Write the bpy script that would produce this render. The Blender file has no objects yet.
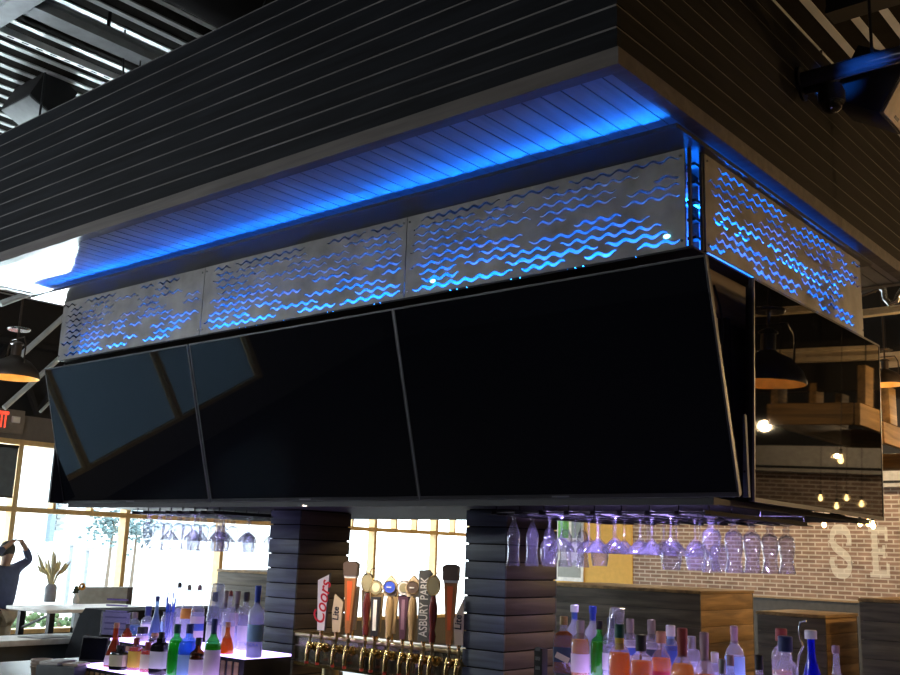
import bpy, bmesh, math, random
from mathutils import Vector, Matrix, Euler
random.seed(7)
PI = math.pi
R_ = math.radians
SC = bpy.context.scene
COL = SC.collection

# ------------------------------------------------------------------ camera
F = 1010.76
YAW, PITCH, ROLL = 0.7033135, 0.2102931, 0.0341148
EYE = Vector((0, 0, 1.75))
_f = Vector((-math.sin(YAW)*math.cos(PITCH), math.cos(YAW)*math.cos(PITCH), math.sin(PITCH)))
_r = Vector((math.cos(YAW), math.sin(YAW), 0))
_u = _r.cross(_f)
RT = _r*math.cos(ROLL) + _u*math.sin(ROLL)
UP = _u*math.cos(ROLL) - _r*math.sin(ROLL)
cam_d = bpy.data.cameras.new('camera')
cam_d.sensor_width = 36; cam_d.sensor_fit = 'HORIZONTAL'
cam_d.lens = F/900*36; cam_d.clip_start = .05; cam_d.clip_end = 300
cam = bpy.data.objects.new('camera', cam_d); COL.objects.link(cam)
m3 = Matrix((RT, UP, -_f)).transposed()
cam.matrix_world = Matrix.Translation(EYE) @ m3.to_4x4()
SC.camera = cam

def ray(x, y):
    return _f + RT*((x-450)/F) - UP*((y-337.5)/F)
def at(x, y, X=None, Y=None, Z=None):
    """where the sight line of a picture point meets a plane of the room"""
    d = ray(x, y)
    if X is not None: t = (X-EYE.x)/d.x
    elif Y is not None: t = (Y-EYE.y)/d.y
    else: t = (Z-EYE.z)/d.z
    return EYE + d*t

# ------------------------------------------------------------------ materials
MATS = {}
def nodes(name):
    m = bpy.data.materials.new(name); m.use_nodes = True
    nt = m.node_tree; nt.nodes.clear()
    out = nt.nodes.new('ShaderNodeOutputMaterial')
    MATS[name] = m
    return m, nt, out
def N(nt, t, **kw):
    n = nt.nodes.new(t)
    for k, v in kw.items():
        if k in n.inputs: n.inputs[k].default_value = v
        else: setattr(n, k, v)
    return n
def c4(c): return (c[0], c[1], c[2], 1)
def plain(name, col, rough=.5, metal=0, var=.15, scale=12, bump=.0, spec=.5, emit=None, es=0, coat=0, stretch=(1,1,1)):
    m, nt, out = nodes(name)
    b = N(nt, 'ShaderNodeBsdfPrincipled', Roughness=rough, Metallic=metal)
    b.inputs['Specular IOR Level'].default_value = spec
    b.inputs['Coat Weight'].default_value = coat
    tc = N(nt, 'ShaderNodeTexCoord'); mp = N(nt, 'ShaderNodeMapping'); mp.inputs['Scale'].default_value = stretch
    nz = N(nt, 'ShaderNodeTexNoise', Scale=scale, Detail=5.0)
    nt.links.new(tc.outputs['Object'], mp.inputs[0]); nt.links.new(mp.outputs[0], nz.inputs['Vector'])
    rp = N(nt, 'ShaderNodeValToRGB')
    rp.color_ramp.elements[0].position = .3; rp.color_ramp.elements[1].position = .7
    rp.color_ramp.elements[0].color = c4([v*(1-var) for v in col]); rp.color_ramp.elements[1].color = c4([min(1, v*(1+var)) for v in col])
    nt.links.new(nz.outputs['Fac'], rp.inputs[0]); nt.links.new(rp.outputs[0], b.inputs['Base Color'])
    if bump:
        bp = N(nt, 'ShaderNodeBump', Strength=bump, Distance=.01)
        nt.links.new(nz.outputs['Fac'], bp.inputs['Height']); nt.links.new(bp.outputs[0], b.inputs['Normal'])
    if emit:
        b.inputs['Emission Color'].default_value = c4(emit); b.inputs['Emission Strength'].default_value = es
    nt.links.new(b.outputs[0], out.inputs[0])
    return m
def glow(name, col, s):
    m, nt, out = nodes(name)
    e = N(nt, 'ShaderNodeEmission', Strength=s); e.inputs[0].default_value = c4(col)
    nt.links.new(e.outputs[0], out.inputs[0]); return m
def clear(name, tint=(1, 1, 1), edge=.6, base=.05, body=(.8, .8, .9), bodyf=.06, rough=.03):
    """thin clear glass: see-through, glossy at its edges, a trace of haze"""
    m, nt, out = nodes(name)
    tr = N(nt, 'ShaderNodeBsdfTransparent'); tr.inputs[0].default_value = c4(tint)
    gl = N(nt, 'ShaderNodeBsdfGlossy', Roughness=rough)
    df = N(nt, 'ShaderNodeBsdfTranslucent'); df.inputs[0].default_value = c4(body)
    d2 = N(nt, 'ShaderNodeBsdfDiffuse'); d2.inputs[0].default_value = c4(body)
    md = N(nt, 'ShaderNodeMixShader', Fac=.5)
    nt.links.new(df.outputs[0], md.inputs[1]); nt.links.new(d2.outputs[0], md.inputs[2])
    m1 = N(nt, 'ShaderNodeMixShader', Fac=bodyf)
    nt.links.new(tr.outputs[0], m1.inputs[1]); nt.links.new(md.outputs[0], m1.inputs[2])
    lw = N(nt, 'ShaderNodeLayerWeight', Blend=.35)
    mr = N(nt, 'ShaderNodeMapRange'); mr.inputs['To Min'].default_value = base; mr.inputs['To Max'].default_value = edge
    pw = N(nt, 'ShaderNodeMath', operation='POWER'); pw.inputs[1].default_value = 1.6
    nt.links.new(lw.outputs['Facing'], pw.inputs[0]); nt.links.new(pw.outputs[0], mr.inputs['Value'])
    m2 = N(nt, 'ShaderNodeMixShader')
    nt.links.new(mr.outputs[0], m2.inputs[0]); nt.links.new(m1.outputs[0], m2.inputs[1]); nt.links.new(gl.outputs[0], m2.inputs[2])
    nt.links.new(m2.outputs[0], out.inputs[0]); return m
def liquid(name, col, clearf=.3):
    m, nt, out = nodes(name)
    tr = N(nt, 'ShaderNodeBsdfTransparent'); tr.inputs[0].default_value = c4(col)
    tl = N(nt, 'ShaderNodeBsdfTranslucent'); tl.inputs[0].default_value = c4(col)
    df = N(nt, 'ShaderNodeBsdfDiffuse'); df.inputs[0].default_value = c4(col)
    gl = N(nt, 'ShaderNodeBsdfGlossy', Roughness=.08)
    a = N(nt, 'ShaderNodeMixShader', Fac=.35); nt.links.new(tl.outputs[0], a.inputs[1]); nt.links.new(df.outputs[0], a.inputs[2])
    b = N(nt, 'ShaderNodeMixShader', Fac=clearf); nt.links.new(a.outputs[0], b.inputs[1]); nt.links.new(tr.outputs[0], b.inputs[2])
    c = N(nt, 'ShaderNodeMixShader', Fac=.06); nt.links.new(b.outputs[0], c.inputs[1]); nt.links.new(gl.outputs[0], c.inputs[2])
    nt.links.new(c.outputs[0], out.inputs[0]); return m
def wood(name, col, dark=.5, rough=.55, scale=6, axis='x', spec=.5):
    m, nt, out = nodes(name)
    b = N(nt, 'ShaderNodeBsdfPrincipled', Roughness=rough); b.inputs['Specular IOR Level'].default_value = spec
    tc = N(nt, 'ShaderNodeTexCoord'); mp = N(nt, 'ShaderNodeMapping')
    mp.inputs['Scale'].default_value = {'x': (.25, 3, 3), 'y': (3, .25, 3), 'z': (3, 3, .25)}[axis]
    nz = N(nt, 'ShaderNodeTexNoise', Scale=scale, Detail=8.0, Distortion=.6)
    n2 = N(nt, 'ShaderNodeTexNoise', Scale=1.7, Detail=2.0)
    nt.links.new(tc.outputs['Object'], mp.inputs[0]); nt.links.new(mp.outputs[0], nz.inputs['Vector']); nt.links.new(tc.outputs['Object'], n2.inputs['Vector'])
    rp = N(nt, 'ShaderNodeValToRGB')
    rp.color_ramp.elements[0].position = .32; rp.color_ramp.elements[1].position = .7
    rp.color_ramp.elements[0].color = c4([v*dark for v in col]); rp.color_ramp.elements[1].color = c4([min(1, v*1.25) for v in col])
    mx = N(nt, 'ShaderNodeMix', data_type='RGBA', blend_type='MULTIPLY')
    mx.inputs['Factor'].default_value = .5
    nt.links.new(nz.outputs['Fac'], rp.inputs[0]); nt.links.new(rp.outputs[0], mx.inputs[6]); nt.links.new(n2.outputs['Fac'], mx.inputs[7])
    nt.links.new(mx.outputs[2], b.inputs['Base Color'])
    bp = N(nt, 'ShaderNodeBump', Strength=.25, Distance=.004)
    nt.links.new(nz.outputs['Fac'], bp.inputs['Height']); nt.links.new(bp.outputs[0], b.inputs['Normal'])
    nt.links.new(b.outputs[0], out.inputs[0]); return m
def brick(name, c1, c2, mortar, paint=None, pf=.0):
    m, nt, out = nodes(name)
    b = N(nt, 'ShaderNodeBsdfPrincipled', Roughness=.85)
    tc = N(nt, 'ShaderNodeTexCoord'); sx = N(nt, 'ShaderNodeSeparateXYZ'); cx = N(nt, 'ShaderNodeCombineXYZ')
    ge = N(nt, 'ShaderNodeNewGeometry')
    nt.links.new(ge.outputs['Position'], sx.inputs[0])
    ad = N(nt, 'ShaderNodeMath', operation='ADD')
    nt.links.new(sx.outputs['X'], ad.inputs[0]); nt.links.new(sx.outputs['Y'], ad.inputs[1])
    nt.links.new(ad.outputs[0], cx.inputs[0]); nt.links.new(sx.outputs['Z'], cx.inputs[1])
    bt = N(nt, 'ShaderNodeTexBrick'); bt.inputs['Scale'].default_value = 1
    bt.inputs['Brick Width'].default_value = .235; bt.inputs['Row Height'].default_value = .0715
    bt.inputs['Mortar Size'].default_value = .0125; bt.inputs['Bias'].default_value = -.1; bt.inputs['Mortar Smooth'].default_value = .25
    bt.inputs['Color1'].default_value = c4(c1); bt.inputs['Color2'].default_value = c4(c2); bt.inputs['Mortar'].default_value = c4(mortar)
    nt.links.new(cx.outputs[0], bt.inputs['Vector'])
    nz = N(nt, 'ShaderNodeTexNoise', Scale=5.0, Detail=6.0)
    nt.links.new(cx.outputs[0], nz.inputs['Vector'])
    mr = N(nt, 'ShaderNodeMapRange'); mr.inputs['From Min'].default_value = .3; mr.inputs['From Max'].default_value = .75; mr.inputs['To Min'].default_value = .55; mr.inputs['To Max'].default_value = 1.25
    nt.links.new(nz.outputs['Fac'], mr.inputs['Value'])
    mx = N(nt, 'ShaderNodeMix', data_type='RGBA', blend_type='MULTIPLY'); mx.inputs['Factor'].default_value = .6
    nt.links.new(bt.outputs['Color'], mx.inputs[6]); nt.links.new(mr.outputs[0], mx.inputs[7])
    last = mx.outputs[2]
    if paint:
        m2 = N(nt, 'ShaderNodeMix', data_type='RGBA'); m2.inputs['Factor'].default_value = pf
        nt.links.new(last, m2.inputs[6]); m2.inputs[7].default_value = c4(paint); last = m2.outputs[2]
    nt.links.new(last, b.inputs['Base Color'])
    bp = N(nt, 'ShaderNodeBump', Strength=.5, Distance=.01); bp.invert = True
    nt.links.new(bt.outputs['Fac'], bp.inputs['Height']); nt.links.new(bp.outputs[0], b.inputs['Normal'])
    nt.links.new(b.outputs[0], out.inputs[0]); return m

BLK_WOOD = wood('black_stained_wood', (.0105, .0125, .0165), .45, .7, 7, 'x', .15)
BLK_WOOD_Y = wood('black_stained_wood_side', (.015, .0138, .0125), .45, .7, 7, 'y', .15)
LAP = plain('lit_lap_edge', (.13, .127, .125), .7, var=.4, scale=3, spec=.2)  # pale backing in the gaps paints the light that board edges catch
TRIMW = wood('grey_brown_trim', (.13, .115, .105), .7, .6, 6, 'x')
SOFF = wood('soffit_board', (.27, .27, .28), .8, .45, 5, 'y')
DARKGAP = plain('groove_black', (.006, .006, .007), .9)
STEEL_RAW = plain('raw_steel', (.25, .245, .235), .45, .15, var=.32, scale=6, bump=.03)
BOARD = plain('light_box_board', (.8, .8, .82), .7)
SLATE = wood('column_board_skylit', (.115, .145, .165), .55, .5, 7, 'x')  # column front: cool window light put into the board colour
SLATE_WARMLIT = wood('column_board_warmlit', (.125, .102, .088), .5, .5, 7, 'y')  # same boards on the side, warm light put into their colour
BLACK = plain('black_metal', (.012, .012, .014), .4, .3)
MATTE = plain('matte_black', (.012, .012, .013), .8)
BEZEL = plain('tv_bezel', (.02, .02, .022), .35)
TVEDGE = plain('tv_edge_silver', (.13, .13, .14), .5, .2)
CHROME = plain('brushed_steel', (.55, .56, .58), .25, 1, var=.08)
GOLD = plain('polished_brass', (.80, .56, .20), .16, 1, var=.1)
GOLD2 = plain('satin_brass', (.75, .60, .32), .28, 1, var=.1)
GALV = plain('galvanised_deck', (.38, .36, .33), .55, .3, var=.2, scale=3)
DECKDARK = plain('deck_recess_dark', (.014, .012, .010), .9, spec=.05)  # recesses near black, rib undersides pale
RIBPALE = plain('deck_rib_pale', (.55, .57, .57), .5, .2, var=.15, scale=4)
BEAMW = plain('pale_steel_paint', (.62, .68, .70), .5, var=.12)
CREAM = plain('cream_steel', (.62, .52, .36), .55)
TAUPE = plain('taupe_paint', (.16, .145, .13), .85, var=.05)
YELLOW = plain('ochre_plaster', (.72, .44, .11), .85, var=.06)
FLOORM = wood('floor_planks', (.045, .038, .034), .6, .35, 4, 'y')
FRAMEM = plain('window_bronze', (.72, .50, .22), .5)
BRK = brick('whitewashed_brick', (.36, .245, .19), (.24, .155, .12), (.60, .53, .46))
BRKP = brick('painted_brick', (.36, .245, .19), (.24, .155, .12), (.60, .53, .46), (.86, .85, .77), .55)
OAK = wood('rustic_planks', (.50, .31, .125), .45, .6, 5, 'y')
OAKX = wood('rustic_planks_front', (.42, .26, .11), .45, .6, 5, 'x')
DIVIDER = wood('weathered_shaded_planks', (.21, .175, .135), .45, .65, 6, 'x')  # booth fronts darker than their sides, shade put into the colour
DIMMER = liquid('bay_dimmer', (.33, .41, .48), .04)
WINGLASS = clear('window_glass', (.97, .99, .99), .35, .03, (.9, .95, 1), .0, .0)
GLASS = clear('drinking_glass', (.96, .96, .98), .85, .07, (.80, .76, 1), .055, .04)
BGLASS = clear('bottle_glass', (.93, .95, .97), .6, .06, (.82, .80, 1), .26, .05)  # lilac haze paints the shelf glow into the clear glass
PLASTIC = clear('clear_plastic', (.9, .92, .96), .55, .08, (.9, .9, 1), .14, .1)
LED = glow('blue_led', (.004, .15, 1), 85)
LED2 = glow('blue_led_dim', (.004, .14, 1), 5)
SHELF = glow('lit_acrylic_shelf', (.56, .42, 1.0), 4.0)
WARM = glow('warm_filament', (1, .62, .22), 22)
RED = glow('exit_red', (1, .06, .03), 2.2)
WHITE = plain('white_plastic', (.75, .75, .73), .5)

# ------------------------------------------------------------------ mesh builder
class MB:
    def __init__(s): s.bm = bmesh.new(); s.mats = []
    def mi(s, m):
        if m is None: return 0
        if m not in s.mats: s.mats.append(m)
        return s.mats.index(m)
    def _fin(s, verts, m, mat4, smooth=False):
        if mat4 is not None: bmesh.ops.transform(s.bm, matrix=mat4, verts=verts)
        i = s.mi(m); vs = set(verts)
        for f in {f for v in verts for f in v.link_faces}:
            if all(v in vs for v in f.verts): f.material_index = i; f.smooth = smooth
        return s
    def box(s, x0, x1, y0, y1, z0, z1, m=None, bev=0, M=None):
        r = bmesh.ops.create_cube(s.bm, size=1)
        vs = r['verts']
        for v in vs:
            v.co = Vector(((x0+x1)/2+v.co.x*(x1-x0), (y0+y1)/2+v.co.y*(y1-y0), (z0+z1)/2+v.co.z*(z1-z0)))
        if bev:
            ed = list({e for v in vs for e in v.link_edges})
            r = bmesh.ops.bevel(s.bm, geom=ed, offset=bev, segments=2, affect='EDGES', profile=.6)
            vs = list({v for f in r['faces'] for v in f.verts} | {v for v in vs if v.is_valid})
        return s._fin(vs, m, M)
    def lathe(s, prof, m=None, seg=24, M=None, c=(0, 0, 0), sq=None):
        rings = []; vs = []
        for r, z in prof:
            if r < 1e-5:
                v = s.bm.verts.new((c[0], c[1], c[2]+z)); rings.append([v]); vs.append(v)
            else:
                ring = []
                for k in range(seg):
                    a = 2*PI*(k+.5)/seg; q = 1
                    if sq:
                        q = 1/((abs(math.cos(a))**sq+abs(math.sin(a))**sq)**(1/sq))
                    v = s.bm.verts.new((c[0]+r*q*math.cos(a), c[1]+r*q*math.sin(a), c[2]+z)); ring.append(v); vs.append(v)
                rings.append(ring)
        for a, b in zip(rings, rings[1:]):
            if len(a) == 1 and len(b) == 1: continue
            for k in range(seg):
                k2 = (k+1) % seg
                if len(a) == 1: s.bm.faces.new((a[0], b[k2], b[k]))
                elif len(b) == 1: s.bm.faces.new((a[k], a[k2], b[0]))
                else: s.bm.faces.new((a[k], a[k2], b[k2], b[k]))
        return s._fin(vs, m, M, True)
    def tube(s, pts, r, m=None, seg=10, M=None, cap=True):
        pts = [Vector(p) for p in pts]; rr = r if isinstance(r, (list, tuple)) else [r]*len(pts)
        rings = []; vs = []; up = None
        for i, p in enumerate(pts):
            t = (pts[min(i+1, len(pts)-1)]-pts[max(i-1, 0)]).normalized()
            if up is None:
                up = Vector((0, 0, 1)) if abs(t.z) < .9 else Vector((1, 0, 0))
            n = (up - t*up.dot(t)).normalized(); b = t.cross(n); up = n
            ring = []
            for k in range(seg):
                a = 2*PI*k/seg
                v = s.bm.verts.new(p+(n*math.cos(a)+b*math.sin(a))*rr[i]); ring.append(v); vs.append(v)
            rings.append(ring)
        for a, b in zip(rings, rings[1:]):
            for k in range(seg): s.bm.faces.new((a[k], a[(k+1) % seg], b[(k+1) % seg], b[k]))
        if cap:
            s.bm.faces.new(rings[0][::-1]); s.bm.faces.new(rings[-1])
        return s._fin(vs, m, M, True)
    def prism(s, poly, d, m=None, M=None):
        """polygon in x,z pulled along y from 0 to d"""
        a = [s.bm.verts.new((x, 0, z)) for x, z in poly]; b = [s.bm.verts.new((x, d, z)) for x, z in poly]
        n = len(poly)
        s.bm.faces.new(a); s.bm.faces.new(b[::-1])
        for k in range(n): s.bm.faces.new((a[k], b[k], b[(k+1) % n], a[(k+1) % n]))
        return s._fin(a+b, m, M)
    def ball(s, c, r, m=None, sc=(1, 1, 1), M=None, seg=16):
        q = bmesh.ops.create_uvsphere(s.bm, u_segments=seg, v_segments=max(6, seg//2), radius=1)
        for v in q['verts']: v.co = Vector((c[0]+v.co.x*r*sc[0], c[1]+v.co.y*r*sc[1], c[2]+v.co.z*r*sc[2]))
        return s._fin(q['verts'], m, M, True)
    def obj(s, name, m=None, parent=None, label=None, sharp=42, loc=None):
        bmesh.ops.recalc_face_normals(s.bm, faces=s.bm.faces[:])
        me = bpy.data.meshes.new(name); s.bm.to_mesh(me); s.bm.free()
        for k in (s.mats or [m]): me.materials.append(k)
        me.set_sharp_from_angle(angle=R_(sharp))
        return link(name, me, parent, label, loc)
def link(name, me, parent=None, label=None, loc=None):
    o = bpy.data.objects.new(name, me); COL.objects.link(o)
    if parent is not None: o.parent = parent
    if label: o['label'] = label
    if loc: o.location = loc
    return o
def thing(name, label, cat, loc=(0, 0, 0), rot=(0, 0, 0), group=None):
    o = bpy.data.objects.new(name, None); COL.objects.link(o)
    o.empty_display_size = .1
    o.location = loc; o.rotation_euler = rot
    return tag(o, label, cat, group)
def tag(o, label, cat, group=None, kind=None):
    o['label'] = label; o['category'] = cat
    if group: o['group'] = group
    if kind: o['kind'] = kind
    return o
def struct(o, label=None, cat=None):
    o['kind'] = 'structure'
    if label: o['label'] = label
    if cat: o['category'] = cat
    return o
def copy_tree(o, parent=None):
    c = o.copy(); COL.objects.link(c)
    if parent is not None: c.parent = parent
    for ch in list(o.children): copy_tree(ch, c)
    return c
def curve_mesh(cu):
    o = bpy.data.objects.new('tmp', cu); COL.objects.link(o)
    bpy.context.view_layer.update()
    dg = bpy.context.evaluated_depsgraph_get()
    me = bpy.data.meshes.new_from_object(o.evaluated_get(dg))
    bpy.data.objects.remove(o); bpy.data.curves.remove(cu)
    return me
def text(name, s, size, m, parent, M, depth=.0008, shear=0, bold=0, label=None, sx=1):
    cu = bpy.data.curves.new(name, 'FONT'); cu.body = s; cu.size = size; cu.extrude = depth; cu.shear = shear; cu.offset = bold
    cu.align_x = 'CENTER'; cu.align_y = 'CENTER'; cu.resolution_u = 4
    me = curve_mesh(cu); me.name = name
    me.transform(M @ Matrix.Diagonal((sx, 1, 1, 1)))
    me.materials.clear(); me.materials.append(m)
    return link(name, me, parent, label)
RX90 = Matrix.Rotation(PI/2, 4, 'X')      # text lying in xy -> standing, facing -y
def T(x, y, z): return Matrix.Translation((x, y, z))
def rot_between(d):
    return Vector(d).normalized().to_track_quat('Z', 'Y').to_matrix().to_4x4()

# ================================================================== SETTING
WX, BY = -13.5, 17.6          # window wall, brick wall
CZ = 5.0                      # underside of the ribbed deck
XR, YF = 7.0, -7.0
struct(MB().box(WX-.2, XR+.2, YF-.2, BY+.2, -.15, 0).obj('floor', FLOORM), 'dark plank floor of the restaurant', 'floor')
# ribbed deck
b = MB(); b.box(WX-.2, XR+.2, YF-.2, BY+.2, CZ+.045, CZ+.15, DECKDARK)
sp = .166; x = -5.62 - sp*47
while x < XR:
    b.prism([(x-.024, CZ+.036), (x+.024, CZ+.036), (x+.025, CZ+.05), (x-.025, CZ+.05)], BY-YF, RIBPALE, T(0, YF, 0)); x += sp
struct(b.obj('ceiling'), 'ribbed metal roof deck with pale ribs over dark recesses', 'ceiling')
# brick wall with its ochre plaster end and dark wainscot
XJ = at(633, 580, Y=BY).x
struct(MB().box(XJ, XR, BY, BY+.2, 0, 3.05).obj('wall_back', BRK), 'whitewashed brick wall at the back of the room', 'wall')
struct(MB().box(WX, XJ, BY-.02, BY+.2, 0, 3.05).obj('wall_back_plaster', YELLOW), 'ochre plaster end of the back wall', 'wall')
struct(MB().box(WX, XR, BY+.02, BY+.2, 3.05, CZ+.1).obj('wall_back_upper', MATTE), 'black painted upper back wall', 'wall')
zt = at(800, 598, Y=BY-.12).z
b = MB(); b.box(XJ+.4, XR, BY-.12, BY-.001, 0, zt-.03); struct(b.obj('baseboard_back', plain('wainscot', (.07, .065, .06), .5)), 'dark wainscot under the brick', 'trim')
struct(MB().box(XJ+.2, XR, BY-.16, BY-.001, zt-.03, zt, None, .006).obj('trim_1', plain('rail_wood', (.30, .2, .1), .5)), 'wooden rail along the foot of the brick', 'trim')
zb_ = at(890, 398, Y=11.4).z
struct(MB().box(-9, XR, 11.4, 11.5, zb_, CZ+.1).obj('trim_4', MATTE), 'black bulkhead drop under the far roof deck', 'bulkhead')
# pale soffit strip over the brick at the far side
z0 = at(890, 487, Y=BY-.3).z; z1 = at(890, 463, Y=BY-.3).z
struct(MB().box(at(830, 480, Y=BY-.3).x, XR, BY-.35, BY-.01, z0, z1+.06).obj('trim_2', plain('pale_soffit', (.45, .43, .40), .7)), 'pale soffit strip over the brick wall', 'trim')
struct(MB().box(at(830, 480, Y=BY-.3).x, XR, BY-.37, BY-.34, z0+.06, z0+.10).obj('trim_3', MATTE), 'dark reveal line in the pale soffit strip', 'trim')
struct(MB().box(XR, XR+.2, YF, BY, 0, CZ+.1).obj('wall_right', plain('dim_brown_wall', (.12, .085, .05), .8)), 'brown wall out of view to the side', 'wall')
struct(MB().box(WX, XR, YF-.2, YF, 0, CZ+.1).obj('wall_front', plain('dim_grey_wall', (.05, .05, .055), .8)), 'dark wall behind the viewer', 'wall')
# window wall
HEAD, TRANS, SILL = 3.03, 2.14, .5
muls = [8.605+1.76*k for k in range(-8, 6)]
muls = [y for y in muls if -4.0 < y < BY-.1]
struct(MB().box(WX-.2, WX, YF, BY, 0, SILL).box(WX-.2, WX, YF, BY, HEAD+.04, 3.42).box(WX-.2, WX, YF, muls[0], SILL, HEAD+.04)
       .box(WX-.2, WX, muls[-1], BY, SILL, HEAD+.04).obj('wall_left', TAUPE), 'taupe wall over the tall front windows', 'wall')
struct(MB().box(WX-.2, WX-.02, YF, BY, 3.42, CZ+.1).obj('wall_left_upper', MATTE), 'black painted upper wall', 'wall')
for i, (ya, yb) in enumerate(zip(muls, muls[1:])):
    w = bpy.data.objects.new('window_%d' % (i+1), None); COL.objects.link(w); struct(w, 'bronze framed window bay onto the bright street', 'window')
    b = MB(); t = .035
    for y in ((ya, yb) if yb == muls[-1] else (ya,)): b.box(WX-.1, WX+.07, y-t, y+t, SILL, HEAD+.05)
    ya2, yb2 = ya+t, yb-t
    b.box(WX-.1, WX+.065, ya2, yb2, TRANS-.035, TRANS+.035); b.box(WX-.1, WX+.06, ya2, yb2, HEAD-.02, HEAD+.05); b.box(WX-.1, WX+.06, ya2, yb2, SILL, SILL+.06)
    for k in (1, 2):
        y = ya+(yb-ya)*k/3; b.box(WX-.1, WX+.05, y-.022, y+.022, TRANS+.03, HEAD)
    b.obj('window_frame', FRAMEM, w)
    MB().box(WX-.095, WX-.09, ya+.02, yb-.02, SILL+.04, TRANS-.03).box(WX-.095, WX-.09, ya+.02, yb-.02, TRANS+.03, HEAD).obj('pane', WINGLASS, w)
    if ya < 1.2: MB().box(WX-.06, WX-.056, ya+.04, yb-.04, SILL+.05, HEAD-.03).obj('reflection_dimmer', DIMMER, w)  # unseen sheets added to dim these bays in the screen reflections
b = MB(); y0 = muls[[k for k, v in enumerate(muls) if v < 6][-1]]
t_ = thing('roller_blind', 'slate blue roller blind half down in the upper window pane', 'blind', (WX+.105, 6.0, 2.3))
MB().box(-.004, .004, -.88, .78, 0, .66).obj('blind_fabric', plain('blind_fabric', (.10, .13, .15), .7), t_)
MB().tube([(0, -.88, .67), (0, .78, .67)], .022).obj('roller', MATTE, t_)
MB().box(-.012, .012, -.88, .78, -.02, .005).obj('bottom_bar', BEZEL, t_)

# ================================================================== OUTSIDE
PALE = plain('sunlit_concrete', (.55, .55, .53), .8)
struct(MB().box(-90, WX-.2, -40, 70, -.25, -.12).obj('ground', PALE), 'sunlit concrete outside the windows', 'ground')
def oat(x, y, X): return at(x, y, X=X)
p = oat(58, 550, -34)
t_ = thing('street_building', 'pale building with louvred bay across the street', 'building', (-34.5, p.y, -.12))
MB().box(-6, .2, -2, 14, 0, 9).obj('wall', plain('pale_render', (.62, .66, .68), .8), t_)
b = MB()
for k in range(14): b.box(.2, .4, -.12, .2, 2.2+k*.22, 2.32+k*.22)
b.obj('louvre', plain('louvre_grey', (.16, .19, .2), .7), t_)
MB().box(.2, .45, -.36, -.18, 1.8, 5.4).obj('pilaster', plain('pilaster', (.12, .17, .2), .7), t_)
MB().box(.2, .3, 3.0, 7, 2.4, 5).obj('window', plain('far_glass', (.35, .45, .5), .2), t_)
def tree(x, y, X, r, lab, h):
    p = oat(x, y, X); t = thing('tree', lab, 'tree', (X, p.y, -.12))
    MB().tube([(0, 0, 0), (.05, 0, p.z*.5), (0, .05, p.z)], [.07, .055, .04]).obj('trunk', plain('bark', (.1, .08, .06), .9), t)
    b = MB(); rr = random.Random(int(x))
    for k in range(260):
        q = Vector((rr.gauss(0, .5), rr.gauss(0, .55), rr.gauss(0, .42)))*r
        b.ball((q.x, q.y, p.z+.12+q.z), r*rr.uniform(.05, .13), sc=(1, 1, .7), seg=6)
    b.obj('foliage', MATS.get('tree_green') or plain('tree_green', (.08, .135, .145), .9, var=.5), t)
tree(112, 524, -30, .62, 'blue-green street tree seen through the window beside the pale building', 4)
tree(136, 529, -31, .6, 'street tree behind the second window bay over the dark bottle shelf', 4)
def shrub(x, y, X, r, lab, c=(.055, .10, .04)):
    p = oat(x, y, X); t = thing('shrub', lab, 'shrub', (X, p.y, -.12))
    b = MB(); rr = random.Random(int(x*3))
    for k in range(40):
        q = Vector((rr.gauss(0, .5), rr.gauss(0, .8), abs(rr.gauss(0, .45))))*r
        b.ball((q.x, q.y, q.z+.12), r*rr.uniform(.15, .3), seg=7)
    b.obj('foliage', plain('shrub_green_%d' % x, c, .9, var=.5), t)
    MB().tube([(0, 0, 0), (0, 0, .3)], .05).obj('stem', plain('stem_%d' % x, (.1, .08, .05), .9), t)
shrub(98, 583, -25, .34, 'low green shrub outside, over the pale booth back')
shrub(16, 600, -20, .22, 'low green planting outside beside the navy shirt')
shrub(33, 600, -21.5, .24, 'low green planting outside below the pampas vase')
shrub(62, 600, -20, .22, 'small green planting outside behind the white bud vase')
for x, X, lab in ((72, -26, 'thin dark lamp post outside, just past the pampas plumes'), (88, -24, 'short grey bollard post outside between lamp post and shrub')):
    p = oat(x, 545 if x == 72 else 550, X)
    t = thing('lamp_post' if x == 72 else 'bollard', lab, 'post', (X, p.y, -.12))
    MB().tube([(0, 0, 0), (0, 0, p.z+.12)], .06 if x == 72 else .05).obj('post', plain('post_%d' % x, (.16, .19, .22), .6), t)
    MB().box(-.1, .1, -.12, .12, p.z+.1, p.z+.2).obj('lamp_head' if x == 72 else 'cap', plain('post_head_%d' % x, (.2, .2, .2), .6), t)

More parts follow.
